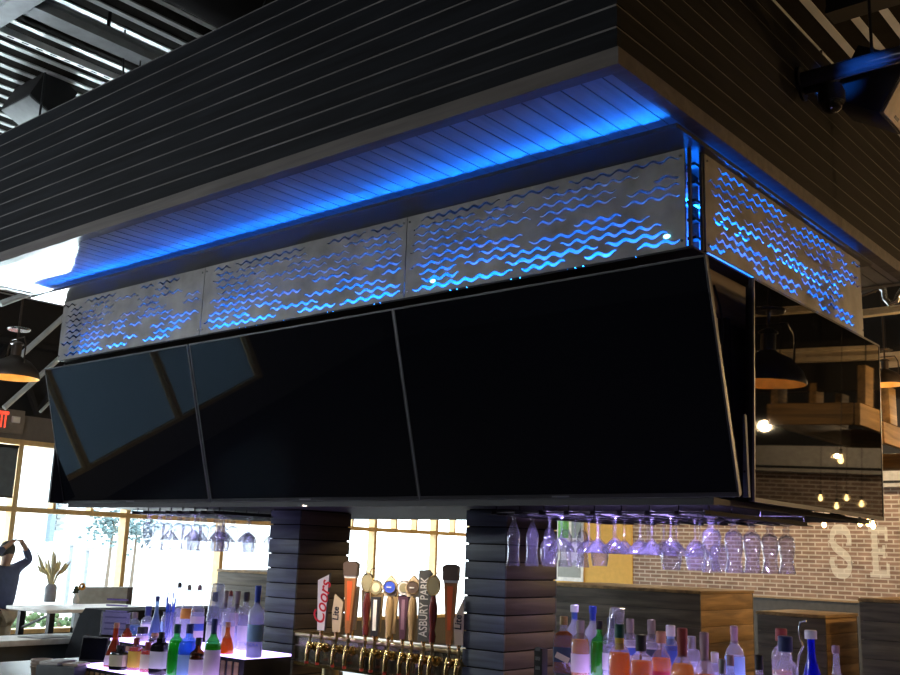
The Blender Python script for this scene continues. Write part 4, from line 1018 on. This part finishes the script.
# mirror-image helper: where a thing must stand to show at a point of the side screen
def mirrored(x, y, dist):
    v = EYE+ray(x, y)*dist
    n = Vector((math.cos(R_(1.6)), 0, -math.sin(R_(1.6))))
    p0 = Vector((-1.74, 4.8, 2.0))
    return v-n*2*((v-p0).dot(n))
for (x, y, d, lab) in ((766, 384, 6.2, 'bronze dome pendant lamp out beyond the side screen'),):
    m = mirrored(x, y, d)
    pendant(lab, tuple(m), .46, CZ-m.z+.02, 55)
p = at(886, 385, Y=10.6)
pendant('pale rimmed dome pendant lamp far behind the side screen', (p.x, p.y, p.z), .36, CZ-p.z+.02, 55)

# bare bulbs
def bulb(lab, p, top):
    t = thing('filament_bulb', lab, 'light bulb', tuple(p), group='bare filament bulbs')
    MB().lathe([(0, -.055), (.015, -.05), (.025, -.03), (.023, -.01), (.012, .02), (.012, .035), (0, .035)], seg=14).obj('glass', WARM, t)
    MB().lathe([(0, .035), (.016, .035), (.016, .085), (0, .085)], seg=12).obj('socket', BLACK, t)
    MB().tube([(0, 0, .085), (0, 0, top-p.z)], .004, seg=6).obj('cord', BLACK, t)
for x, y, Y, lab in ((824, 525, 12.0, 'bare glowing bulb before the brick, over the painted S'), (860, 524, 12.4, 'bare glowing bulb before the brick, over the painted E'), (868, 524, 13.2, 'bare glowing bulb close behind the one over the painted E'), (873, 526, 11.6, 'outermost of the bare bulbs over the painted E')):
    bulb(lab, at(x, y-2, Y=Y), CZ+.02)
for x, y, d, lab in ((840, 458, 9.5, 'bare bulb mirrored alone high in the side screen'), (820, 497, 13.5, 'bare bulb mirrored low in the side screen, first of four'), (836, 505, 13.2, 'bare bulb mirrored low in the side screen, second of four'), (846, 497, 14.0, 'bare bulb mirrored low in the side screen, third of four'), (861, 503, 13.4, 'bare bulb mirrored low in the side screen, nearest its frame edge')):
    bulb(lab, mirrored(x, y, d), CZ+.02)

# rustic plank light frames
def plank_frame(lab, x, y, z, L, Wd, hang=True):
    t = thing('plank_frame', lab, 'wooden frame', (x, y, z), group='hanging rustic plank frames')
    for s in (-1, 1):
        MB().box(s*Wd/2-.03, s*Wd/2+.03, -L/2, L/2, 0, .22, None, .006).obj('side_plank', OAK, t)
        MB().box(-Wd/2+.03, Wd/2-.03, s*L/2-.03, s*L/2+.03, 0, .22, None, .006).obj('end_plank', OAKX, t)
    for sx in (-1, 1):
        for sy in (-.8, .1, .8):
            MB().box(sx*Wd/2-.04, sx*Wd/2+.04, sy*L/2-.12, sy*L/2+.12, .221, .62, None, .006).obj('upright_plank', OAK, t)
    b = MB()
    for sx in (-1, 1):
        for sy in (-.8, .8): b.tube([(sx*Wd/2, sy*L/2, .62), (sx*Wd/2, sy*L/2, CZ+.02-z)], .008, seg=6)
    b.obj('hanger_rod', BLACK, t)
p = at(890, 452, X=-3.55)
plank_frame('rustic plank frame hanging behind the side screen', p.x-.3, p.y+.5, p.z-.02, 3.2, 1.1)
m = mirrored(880, 434, 11.0)
plank_frame('rustic plank frame hanging out beyond the side screen', m.x+.3, m.y, m.z-.04, 2.4, .9)

# joists and pipes far back
for i, (x, y, Y, hh, lab) in enumerate(((885, 311, 10.4, .07, 'cream steel joist far behind the canopy corner, upper of two'), (890, 360, 11.1, .15, 'cream steel joist behind the side screen, lower of two'))):
    p = at(x, y, Y=Y)
    t = thing('roof_joist', lab, 'joist', (p.x, Y, p.z-hh/2))
    MB().box(-1.2, 6, -.05, .05, 0, hh*.3).obj('bottom_flange', CREAM, t)
    MB().box(-1.2, 6, -.02, .02, hh*.3, hh*.75).obj('web', CREAM, t)
    MB().box(-1.2, 6, -.05, .05, hh*.75, hh).obj('top_flange', CREAM, t)
    b = MB()
    for k in range(4): b.tube([(-1+k*2, 0, hh), (-1+k*2, 0, CZ+.02-p.z+hh/2)], .01, seg=6)
    b.obj('hanger_rod', BLACK, t)
b = MB(); b.tube([at(x, y, Y=9.6) for x, y in ((845, 300), (862, 294), (878, 288), (884, 290), (885, 299), (890, 304), (896, 301), (899, 294), (903, 288), (940, 280))], .03, seg=10)
hp = at(878, 288, Y=9.6); b.tube([hp, (hp.x, hp.y, CZ+.03)], .008, seg=6)
tag(b.obj('pipe_bend', CHROME), 'grey pipe with a trap bend under the far roof deck', 'pipe')
# black drop behind: dark bulkhead beam
# wall sign and lamp
ex = at(3, 420, X=WX+.06)
t = thing('exit_sign', 'red EXIT sign on the taupe wall over the windows', 'sign', (WX+.02, ex.y-.22, ex.z))
MB().box(-.02, .03, -.36, .36, -.16, .16, None, .004).obj('housing', plain('sign_housing', (.18, .16, .14), .5), t)
lt = text('lettering', 'EXIT', .30, RED, t, T(.032, 0, 0) @ Matrix.Rotation(PI/2, 4, 'Z') @ RX90, .002, 0, .008, sx=.42)
t.location.y = at(8.2, 420, X=WX+.05).y-max(v.co.y for v in lt.data.vertices)
ex = at(16, 420, X=WX+.06)
t = thing('emergency_light', 'small white emergency light beside the EXIT sign', 'light', (WX, ex.y, ex.z))
MB().box(0, .07, -.06, .06, -.04, .05, None, .012).obj('housing', WHITE, t)
MB().box(.07, .075, -.045, .045, -.025, .035).obj('lens', plain('lens', (.85, .85, .8), .3), t)
# trusses and white braces at the far window end
for i, (xa, ya, xb, yb, X, lab) in enumerate(((66, 315, 19, 357, -11.6, 'white diagonal brace between pendant lamp and steel panel'), (62, 356, 4, 408, -12.4, 'long white brace running behind the pendant shade'), (0, 304, 30, 293, -10.4, 'pale rafter edge under the canopy end'), (50, 402, 40, 412, -12.9, 'short pale brace by the screen edge over the taupe wall'))):
    a, c = at(xa, ya, X=X), at(xb, yb, X=X)
    d = c-a
    a2 = a-d*.35 if i in (0, 1) else a
    tag(MB().tube([a2, c], .035 if i < 3 else .02, seg=8).obj('roof_brace', BEAMW), lab, 'brace')
b = MB()
for k in range(6):
    y = 5.0+k*1.0; b.tube([(WX+.1, y, 3.45), (WX+.1, y+.5, 4.4)], .05, seg=6); b.tube([(WX+.1, y+1, 3.45), (WX+.1, y+.5, 4.4)], .05, seg=6)
b.tube([(WX+.1, 4.5, 4.4), (WX+.1, 12, 4.4)], .06, seg=6)
tag(b.obj('wall_truss', MATTE), 'black zigzag roof truss on the upper window wall', 'truss')

# ================================================================== PAINTED LETTERS
def letter_plate(name, polys, label, x0, w, z0, h):
    b = MB()
    for poly in polys:
        b.prism([(x0+u*w, z0+v*h) for u, v in poly], .004, None, T(0, BY-.006, 0))
    tag(b.obj(name, BRKP), label, 'sign letter', 'painted letters on the brick')
a, c = at(829, 527, Y=BY), at(853, 576, Y=BY)
def stroke(pts, w):
    L, Rr = [], []
    for i, p in enumerate(pts):
        q0 = pts[max(0, i-1)]; q1 = pts[min(len(pts)-1, i+1)]
        dx, dy = q1[0]-q0[0], q1[1]-q0[1]; n = math.hypot(dx, dy) or 1
        nx, ny = -dy/n, dx/n
        L.append((p[0]+nx*w, p[1]+ny*w)); Rr.append((p[0]-nx*w, p[1]-ny*w))
    return [[L[i], L[i+1], Rr[i+1], Rr[i]] for i in range(len(pts)-1)]
w, h = c.x-a.x, a.z-c.z
pts = []
ctl = [(.90, .66), (.91, .76), (.84, .88), (.68, .95), (.48, .965), (.28, .94), (.15, .86), (.11, .75), (.16, .64), (.30, .56), (.50, .49), (.70, .42), (.84, .34), (.89, .24), (.84, .12), (.70, .05), (.50, .03), (.30, .05), (.15, .13), (.09, .24), (.09, .34)]
for q0, q1, q2, q3 in zip([ctl[0]]+ctl[:-2], ctl[:-1], ctl[1:], ctl[2:]+[ctl[-1]]):
    for k in range(4):
        u = k/4
        pts.append(tuple(.5*((2*q1[i])+(q2[i]-q0[i])*u+(2*q0[i]-5*q1[i]+4*q2[i]-q3[i])*u*u+(3*q1[i]-q0[i]-3*q2[i]+q3[i])*u**3) for i in (0, 1)))
pts.append(ctl[-1])
polys = stroke(pts, .10)
polys += [[(-.1, .70), (.06, .75), (.06, .66)], [(1.08, .28), (.94, .33), (.94, .23)], [(.76, .62), (1.0, .62), (1.0, .67), (.76, .67)], [(0, .33), (.24, .33), (.24, .38), (0, .38)]]
letter_plate('painted_letter', polys, 'cream letter S painted on the brick wall', a.x, w, c.z, h)
a, c = at(868, 527, Y=BY), at(890, 578, Y=BY)
w, h = c.x-a.x, a.z-c.z
polys = [[(.16, 0), (.46, 0), (.46, 1), (.16, 1)], [(0, .9), (.16, .9), (.16, 1), (0, 1)], [(0, 0), (.16, 0), (.16, .1), (0, .1)],
         [(.46, .87), (1, .87), (1, 1), (.46, 1)], [(.84, .72), (1, .72), (1, .87), (.84, .87)], [(.46, .45), (.84, .45), (.84, .57), (.46, .57)], [(.70, .38), (.84, .38), (.84, .45), (.70, .45)], [(.70, .57), (.84, .57), (.84, .64), (.70, .64)],
         [(.46, 0), (1.02, 0), (1.02, .13), (.46, .13)], [(.86, .13), (1.02, .13), (1.02, .28), (.86, .28)], [(.02, .47), (.16, .5), (.16, .54)]]
letter_plate('painted_letter', polys, 'cream slab serif letter E painted on the brick wall', a.x, w, c.z, h)

# ================================================================== WOOD DIVIDERS AT THE BACK
def divider(lab, x0, x1, y0, y1, z1, top=True):
    t = thing('booth_divider', lab, 'booth divider', ((x0+x1)/2, (y0+y1)/2, 0), group='plank clad booth dividers')
    w, d = (x1-x0)/2, (y1-y0)/2
    MB().box(-w+.02, w-.02, -d+.02, d-.02, 0, z1-.03).obj('core', MATTE, t)
    n = 9; h = (z1-.03)/n
    for nm, m, sel in (('front_cladding', DIVIDER, 0), ('side_cladding', OAK, 1)):
        for s in (-1, 1):
            b = MB()
            for k in range(n):
                if sel == 0:
                    y = sorted((s*d, s*(d-.02))); b.box(-w, w, y[0], y[1], k*h, (k+1)*h-.004, None, .002)
                else:
                    x = sorted((s*w, s*(w-.02))); b.box(x[0], x[1], -d+.0202, d-.0202, k*h, (k+1)*h-.004, None, .002)
            b.obj(nm, m, t)
    MB().box(-w-.01, w+.01, -d-.01, d+.01, z1-.03, z1, None, .004).obj('cap_board', OAK, t)
a = at(700, 591, Y=9.5)
divider('long plank booth divider right behind the slate column', -6.6, a.x, 9.5, at(753, 590, X=a.x).y, a.z)
a2 = at(825, 617, Y=9.5)
divider('lower plank booth divider, middle of the three before the brick', at(757, 610, Y=9.5).x, a2.x, 9.5, at(857, 613, X=a2.x).y, a2.z+.015)
a3 = at(859, 598, Y=9.5)
divider('plank booth divider cut by the picture edge below the painted E', a3.x, a3.x+1.8, 9.5, 10.6, a3.z)
# small framed menu board on the ochre wall
a, c = at(556, 512, Y=BY-.05), at(583, 582, Y=BY-.05)
t = thing('menu_board', 'tall white framed poster with green on the ochre wall', 'poster', ((a.x+c.x)/2, BY-.05, c.z))
w, h = (c.x-a.x)/2, a.z-c.z
MB().box(-w, w, 0, .03, 0, h).obj('frame', WHITE, t)
MB().box(-w+.06, w-.06, -.004, 0, .08, h*.3).obj('print', pc('poster_grey', (.28, .3, .28)), t)
MB().box(-w+.06, -.02, -.004, 0, h*.62, h-.1).obj('print', pc('poster_green', (.12, .45, .04)), t)
MB().box(.05, w-.05, -.004, 0, h*.62, h-.1).obj('print', pc('poster_dark', (.2, .25, .25)), t)
# grey plank divider seen past the far glasses on the window side
a, c = at(218, 569, Y=8.4), at(290, 572, Y=8.4)
divider('weathered grey plank divider seen past the window side bottles', a.x, c.x, 8.4, 9.3, a.z)

# ================================================================== WINDOW SIDE SEATING
HT = 1.05
NAVY = plain('navy_laminate', (.035, .05, .06), .5)
t = thing('half_wall', 'low navy half wall with a bright white ledge', 'half wall', (-9.65, 4.6, 0))
MB().box(-.22, .22, -1.3, 1.42, 0, .765).obj('body', NAVY, t)
MB().box(-.26, .26, -1.36, 1.48, .765, .82, None, .008).obj('ledge', plain('white_ledge', (.75, .76, .74), .4), t)
# high table
ta, tb = at(13, 604, Z=HT), at(112, 607, Z=HT)
tcx, tcy = -10.35, 6.25
t = thing('high_table', 'high white topped table with lattice trestle legs by the window', 'table', (tcx, tcy, 0))
MB().box(-.42, .42, -.72, .62, HT-.035, HT, None, .006).obj('tabletop', plain('white_top', (.72, .70, .66), .4), t)
for y in (-.6,):
    b = MB()
    for x in (-.3, .3): b.box(x-.03, x+.03, y-.03, y+.03, .02, HT-.035)
    for k in range(5): b.tube([(-.3, y, .1+k*.18), (.3, y, .28+k*.18)], .014, seg=6)
    b.obj('trestle_leg', BLACK, t)
MB().box(-.05, .05, -.13, -.03, .02, HT-.035).obj('post_leg', BLACK, t)
MB().box(-.3, .3, -.66, .2, 0, .02).obj('base_plate', BLACK, t)
# bench back with grey panel
a = at(80, 589, X=-11.35)
t = thing('high_bench', 'pale grey high bench back beyond the flower vase', 'bench', (-11.4, at(105, 592, X=-11.35).y, 0))
L = at(131, 592, X=-11.35).y-a.y
MB().box(-.05, .05, -L/2, L/2-.04, .3, a.z+.02).obj('back_panel', plain('bench_grey', (.50, .58, .62), .6), t)
MB().tube([(0, L/2, 0), (0, L/2, a.z+.02)], .06, seg=14).obj('end_post', plain('bench_end', (.10, .09, .09), .5), t)
MB().box(-.05, .42, -L/2, L/2, .68, .74).obj('seat', NAVY, t); b = MB()
for y in (-L/2+.06, L/2-.06): b.box(.34, .40, y-.03, y+.03, 0, .68)
b.obj('leg', BLACK, t)
# dark booth
a = at(78, 612, X=-8.83); c = at(106, 613, X=-8.83)
t = thing('booth', 'black upholstered booth seat beside the white ledge', 'booth', (-9.08, at(70, 640, X=-8.83).y+1.0, 0))
MB().prism([(-.75, 0), (.9, 0), (.9, a.z), (-.58, a.z), (-.64, a.z*.92), (-.75, a.z*.6)], .5, None, Matrix.Rotation(PI/2, 4, 'Z') @ T(0, -.25, 0)).obj('body', plain('booth_vinyl', (.016, .018, .022), .9, spec=.1), t)
MB().box(.251, .60, -.7, .7, .40, .48, None, .02).obj('seat_cushion', plain('booth_cushion', (.02, .022, .027), .9, spec=.1), t)
# pampas vase
p = at(49.5, 602, Z=HT)
t = thing('pampas_vase', 'grey vase of dried pampas plumes on the high table', 'vase', (p.x, p.y, HT))
MB().lathe([(0, 0), (.062, 0), (.066, .02), (.066, .17), (.05, .19), (.052, .2), (.044, .2), (.042, .18), (0, .02)], seg=24).obj('vase_body', plain('vase_grey', (.30, .32, .37), .4), t)
rr = random.Random(4); MPL = plain('pampas', (.66, .58, .36), .9, var=.3)
for k in range(22):
    a_ = rr.uniform(0, 6.28); s = rr.uniform(.05, .27); H2 = rr.uniform(.42, .60)
    dx, dy = s*math.cos(a_), s*math.sin(a_)
    MB().tube([(0, 0, .1), (dx*.3, dy*.3, .3), (dx*.7, dy*.7, H2*.78), (dx, dy, H2)], [.003, .006, .017, .002], seg=6).obj('plume', MPL, t)
p = at(75.5, 603, Z=HT)
t = thing('bud_vase', 'small white bud vase with an orange flower on the high table', 'vase', (p.x, p.y, HT))
MB().lathe([(0, 0), (.035, 0), (.04, .04), (.02, .09), (.018, .11), (.015, .11), (0, .02)], seg=16).obj('vase_body', WHITE, t)
fl = MB().tube([(0, 0, .1), (.01, .03, .18)], .004, seg=6).obj('stem', pc('stem_green', (.05, .12, .03)), t)
b = MB()
for k in range(12):
    an = k*PI/6; b.ball((.03+.0, .045+.03*math.cos(an), .185+.03*math.sin(an)), .014, seg=6)
b.obj('flower', pc('flower_orange', (.75, .38, .05)), t)
MB().ball((.045, .045, .185), .016, seg=8).obj('flower_centre', pc('flower_dark', (.08, .05, .02)), t)
b = MB()
for k in range(5): b.ball((0, -.03+.01*k, .12+.028*(k % 3)), .026, sc=(.6, 1, .6), seg=6)
b.obj('leaf', pc('leaf_dark', (.03, .05, .03)), t)
# menus on the ledge
for k, (x, y, lab) in enumerate(((38, 637.5, 'folded dark printed menu on the white ledge, farther from the booth'), (54, 637, 'folded dark printed menu on the white ledge by the booth'))):
    p = at(x, y, Z=.82)
    t = thing('menu', lab, 'menu', (p.x, p.y, .82), (0, 0, .3+k))
    MB().box(-.15, .15, -.11, .11, 0, .006).obj('cover', pc('menu_grey', (.22, .24, .25)), t)
    MB().box(-.1, .1, -.06, .06, .006, .008).obj('print', pc('menu_print', (.5, .5, .5)), t)

# things on the counter end
p = at(91.5, 662, Y=3.42)
t = thing('tablet_stand', 'small dark order screen beside the lit bottle steps', 'tablet', (p.x, 3.42, p.z-.0), (R_(-8), 0, R_(30)))
hh = at(91.5, 636, Y=3.42).z-p.z
MB().box(-.085, .085, 0, .012, 0, hh, None, .005).obj('bezel', BEZEL, t)
MB().box(-.077, .077, -.0015, 0, .012, hh-.01).obj('screen', SCREEN, t)
MB().box(-.03, .03, .01, .08, -(p.z-CT), .02).obj('foot', MATTE, t)
p = at(111, 640, Y=3.60); q = at(111, 612, Y=3.60)
t = thing('menu_holder', 'clear upright holder with a lilac printed card behind the terracotta bottle', 'menu holder', (p.x, 3.60, CT+.265), (0, 0, R_(28)))
MB().box(-.07, .11, 0, .003, 0, q.z-CT-.265).obj('card', pc('card_lilac', (.45, .38, .72)), t)
b = MB()
for k in range(6): b.box(-.055, .09, -.001, 0, .03+k*.035, .04+k*.035)
b.obj('print_lines', pc('card_ink', (.18, .14, .4)), t)
MB().box(-.08, .12, -.005, -.003, 0, q.z-CT-.26).obj('sleeve', PLASTIC, t)
# stacked cups
p = at(42, 659, Y=3.22)
t = thing('cup_stack', 'stack of beige paper cups on the counter end', 'cups', (p.x, 3.22, CT))
hh = p.z-CT; n = 6
for k in range(n):
    z = hh-.10-(n-1-k)*.018
    if z < 0: z = 0
    MB().lathe([(.040, z), (.058, z+.09), (.062, z+.094), (.062, z+.1), (.056, z+.1), (.04, z+.01)], seg=24).obj('cup', pc('cup_beige', (.42, .33, .26)) if k < n-1 else pc('cup_rim', (.50, .42, .36)), t)
MB().lathe([(0, 0), (.045, 0), (.045, max(.004, hh-.10-(n-1)*.018)), (0, max(.004, hh-.10-(n-1)*.018))], seg=20).obj('cup_base', pc('cup_beige', (.4, .3, .25)), t)
p = at(72, 664, Y=3.27)
t = thing('napkin_caddy', 'grey bar caddy with napkins on top between cups and order screen', 'caddy', (p.x, 3.24, CT), (0, 0, R_(25)))
MB().box(-.13, .12, -.1, .1, 0, p.z-CT, None, .006).obj('box', plain('caddy_grey', (.10, .115, .12), .5), t)
MB().box(-.12, .0, -.09, .08, p.z-CT, p.z-CT+.018, None, .004).obj('napkins', pc('napkin', (.6, .58, .55)), t)
MB().box(.01, .11, -.06, .06, p.z-CT, p.z-CT+.012).obj('card_stack', pc('card_brown', (.42, .33, .27)), t)

# ================================================================== PERSON
def skin_mesh(name, verts, edges, radii, mat, parent, sub=2, root=0):
    me = bpy.data.meshes.new(name); me.from_pydata([tuple(v) for v in verts], edges, [])
    o = bpy.data.objects.new(name, me); COL.objects.link(o)
    md = o.modifiers.new('s', 'SKIN'); md.use_smooth_shade = True
    if not me.skin_vertices: me.skin_vertices.new()
    for i, r in enumerate(radii):
        rr = r if isinstance(r, tuple) else (r, r); me.skin_vertices[0].data[i].radius = rr
    me.skin_vertices[0].data[root].use_root = True
    sb = o.modifiers.new('d', 'SUBSURF'); sb.levels = sub; sb.render_levels = sub
    bpy.context.view_layer.update()
    dg = bpy.context.evaluated_depsgraph_get()
    m2 = bpy.data.meshes.new_from_object(o.evaluated_get(dg)); bpy.data.objects.remove(o)
    m2.materials.clear(); m2.materials.append(mat)
    for p_ in m2.polygons: p_.use_smooth = True
    m2.name = name
    return link(name, m2, parent)
SK = plain('skin', (.36, .22, .16), .55, var=.05)
pp = at(0, 607, Z=.95)
per = thing('person', 'person seen from behind in a navy long sleeved shirt, hands raised to the head', 'person', (pp.x, pp.y, 0), (0, 0, R_(-65)))
# local: faces +y (towards the window), x to the side
J = {'pel': (0, 0, .93), 'wst': (0, .01, 1.07), 'che': (0, .0, 1.28), 'nek': (0, 0, 1.44), 'hd0': (0, .02, 1.52), 'hd1': (0, .03, 1.62), 'hd2': (0, .02, 1.68)}
V = list(J.values()); keys = list(J.keys()); Ed = [(0, 1), (1, 2), (2, 3), (3, 4), (4, 5), (5, 6)]
Rad = [(.12, .09), (.10, .08), (.12, .085), .052, .068, .082, .05]
def add(p, r, par):
    V.append(p); Rad.append(r); Ed.append((par, len(V)-1)); return len(V)-1
for s in (-1, 1):
    h0 = add((s*.10, 0, .88), .085, 0); k0 = add((s*.11, .01, .50), .058, h0); a0 = add((s*.115, -.01, .09), .042, k0); add((s*.12, .10, .03), .038, a0)
    sh = add((s*.18, 0, 1.39), .058, 2); el = add((s*.36, .06, 1.50), .043, sh); wr = add((s*.16, .12, 1.66), .030, el); hn = add((s*.10, .13, 1.70), .030, wr)
    for f in range(4):
        q = add((s*(.07-.004*f), .10+.02*f, 1.725+.004*f), .0095, hn); add((s*.035, .09+.02*f, 1.735), .0085, q)
    add((s*.10, .09, 1.70), .010, hn)
body = skin_mesh('body', V, Ed, Rad, SK, per)
V = [(0, 0, .90), (0, .01, 1.07), (0, 0, 1.28), (0, 0, 1.41)]; Ed = [(0, 1), (1, 2), (2, 3)]; Rad = [(.18, .15), (.165, .145), (.20, .15), .085]
for s in (-1, 1):
    sh = add((s*.18, 0, 1.39), .07, 2); el = add((s*.36, .06, 1.50), .054, sh); add((s*.185, .115, 1.64), .042, el)
skin_mesh('shirt', V, Ed, Rad, plain('navy_shirt', (.045, .06, .13), .85), per, root=0)
V = [(0, 0, .93)]; Ed = []; Rad = [(.165, .125)]
for s in (-1, 1):
    h0 = add((s*.10, 0, .85), .098, 0); k0 = add((s*.11, .01, .50), .074, h0); add((s*.115, -.01, .08), .062, k0)
skin_mesh('trousers', V, Ed, Rad, plain('khaki', (.32, .25, .17), .85), per, root=0)
b = MB(); b.ball((0, .005, 1.615), .098, sc=(.9, 1.0, 1.1)); b.obj('hair', plain('dark_hair', (.03, .03, .03), .8), per)
b = MB()
for s in (-1, 1): b.box(s*.12-.045, s*.12+.045, -.06, .2, 0, .07, None, .02)
b.obj('shoes', BLACK, per)

# ================================================================== LIGHT
w = bpy.data.worlds.new('world'); SC.world = w; w.use_nodes = True
nt = w.node_tree; nt.nodes.clear()
out = nt.nodes.new('ShaderNodeOutputWorld'); bgn = nt.nodes.new('ShaderNodeBackground')
bgn.inputs[0].default_value = (.86, .94, 1, 1); bgn.inputs[1].default_value = 9
nt.links.new(bgn.outputs[0], out.inputs[0])
def area(name, loc, target, sx, sy, power, col, spread=180):
    l = bpy.data.lights.new(name, 'AREA'); l.shape = 'RECTANGLE'; l.size = sx; l.size_y = sy; l.energy = power; l.color = col; l.spread = R_(spread)
    o = bpy.data.objects.new(name, l); COL.objects.link(o); o.location = loc
    o.rotation_euler = (Vector(target)-Vector(loc)).to_track_quat('-Z', 'Y').to_euler(); return o
def point(name, loc, power, col, r=.05):
    l = bpy.data.lights.new(name, 'POINT'); l.energy = power; l.color = col; l.shadow_soft_size = r
    o = bpy.data.objects.new(name, l); COL.objects.link(o); o.location = loc; return o
# portal over the window wall guides the sky light indoors
o = area('window_portal', (WX-.25, (muls[0]+muls[-1])/2, (SILL+HEAD)/2), (0, (muls[0]+muls[-1])/2, (SILL+HEAD)/2), muls[-1]-muls[0], HEAD-SILL, 1, (1, 1, 1))
o.data.cycles.is_portal = True
# sun glancing off the pavement outside
corner = Vector((-6.75, 3.60, 3.45)); d = (at(75, 241, Z=ZS)-corner); d.z = 0
src = corner - d.normalized()*11.0; src.z = .12
area('pavement_glint', src, (-6.55, 3.15, 2.75), .4, .4, 120, (.85, .95, 1), 23)
area('deck_rib_fill', (-16, 5.2, .2), (-8, 4.6, 7), 2.2, 2.2, 230, (.80, .94, 1), 55)  # added lamp near the ground that brightens the deck ribs
# pendants and spots of the room
for x, y in ((-8.5, 15.2), (-6.5, 15.2), (-4.5, 15.2), (-2.5, 15.2), (0, 15.2), (3, 15.2)):
    point('wall_spot', (x, y, 3.6), 110, (1, .74, .44), .08)
for x, y, p in ((-1.0, 10.6, 150), (1.0, 8.0, 120), (2.5, 5, 60), (3.5, 12, 130)):
    point('house_pendant', (x, y, 3.205), p, (1, .62, .28), .028)
    bulb('bare room bulb %s, out of the picture past the side screen' % {-1.0: 'near the plank dividers', 1.0: 'closest to the corner', 2.5: 'on the guests side', 3.5: 'farthest from the bar'}[x], Vector((x, y, 3.30)), CZ+.02)
# violet strip over the glasses
area('rack_strip', (-2.3, 3.815, 1.9795), (-2.3, 4.3, 1.60), .8, .010, 40, (.52, .40, 1), 120)
area('rack_strip_window', (-5.6, 3.815, 1.9795), (-5.6, 4.3, 1.60), .9, .010, 8, (.52, .44, 1), 110)
area('tap_fill', (-3.95, 3.815, 1.9795), (-4.05, 4.2, 1.4), .5, .010, 5, (1, .80, .58), 90)  # added warm lamp that brightens the taps, no fixture there
# blue wash from the lip fixtures over the soffit
for el, sp_, pw_ in ((17, 30, 17), (7, 20, 1.5)):
    for x in (-5.9, -4.25, -2.6):
        l = area('lip_wash', (x, e0.y+.10, 3.444), (x, e0.y+.10-math.cos(R_(el)), 3.444+math.sin(R_(el))), 1.62, .006, pw_/3, (.004, .17, 1), sp_)
l = area('lip_wash', (PX+.01, 4.65, 3.444), (PX+1, 4.65, 3.55), 1.8, .006, 2.0, (.004, .17, 1), 60)
l = bpy.data.lights.new('added_blue_spot', 'SPOT'); l.energy = 700; l.color = (.01, .18, 1); l.spot_size = R_(7); l.spot_blend = .6; l.shadow_soft_size = .03  # unseen spot added to put the blue streak on the pipe
o = bpy.data.objects.new('added_blue_spot', l); COL.objects.link(o); o.location = (-.4, 3.6, 3.7)
o.rotation_euler = (Vector(at(880, 61, X=-1.30))-o.location).to_track_quat('-Z', 'Y').to_euler()
pm = mirrored(840, 457, 9.5)
point('mirrored_bulb_lamp', (pm.x, pm.y-.1, pm.z), 5, (1, .62, .26), .02)
# added fill lamps over the guests' side, standing in for window light
for x, y, p, c in ((-8.2, .2, 230, (.90, .95, 1)), (-5.2, -.4, 80, (.93, .96, 1)), (-2.2, .2, 30, (1, .95, .88))):
    point('front_fill', (x, y, 3.1), p, c, .12)

SC.view_settings.view_transform = 'Standard'; SC.view_settings.look = 'None'
SC.view_settings.exposure = 0; SC.view_settings.gamma = 1; SC.view_settings.use_curve_mapping = False
SC.cycles.use_denoising = True
SC.cycles.max_bounces = 10; SC.cycles.transparent_max_bounces = 24; SC.cycles.sample_clamp_indirect = 6
SC.cycles.caustics_reflective = False; SC.cycles.caustics_refractive = False
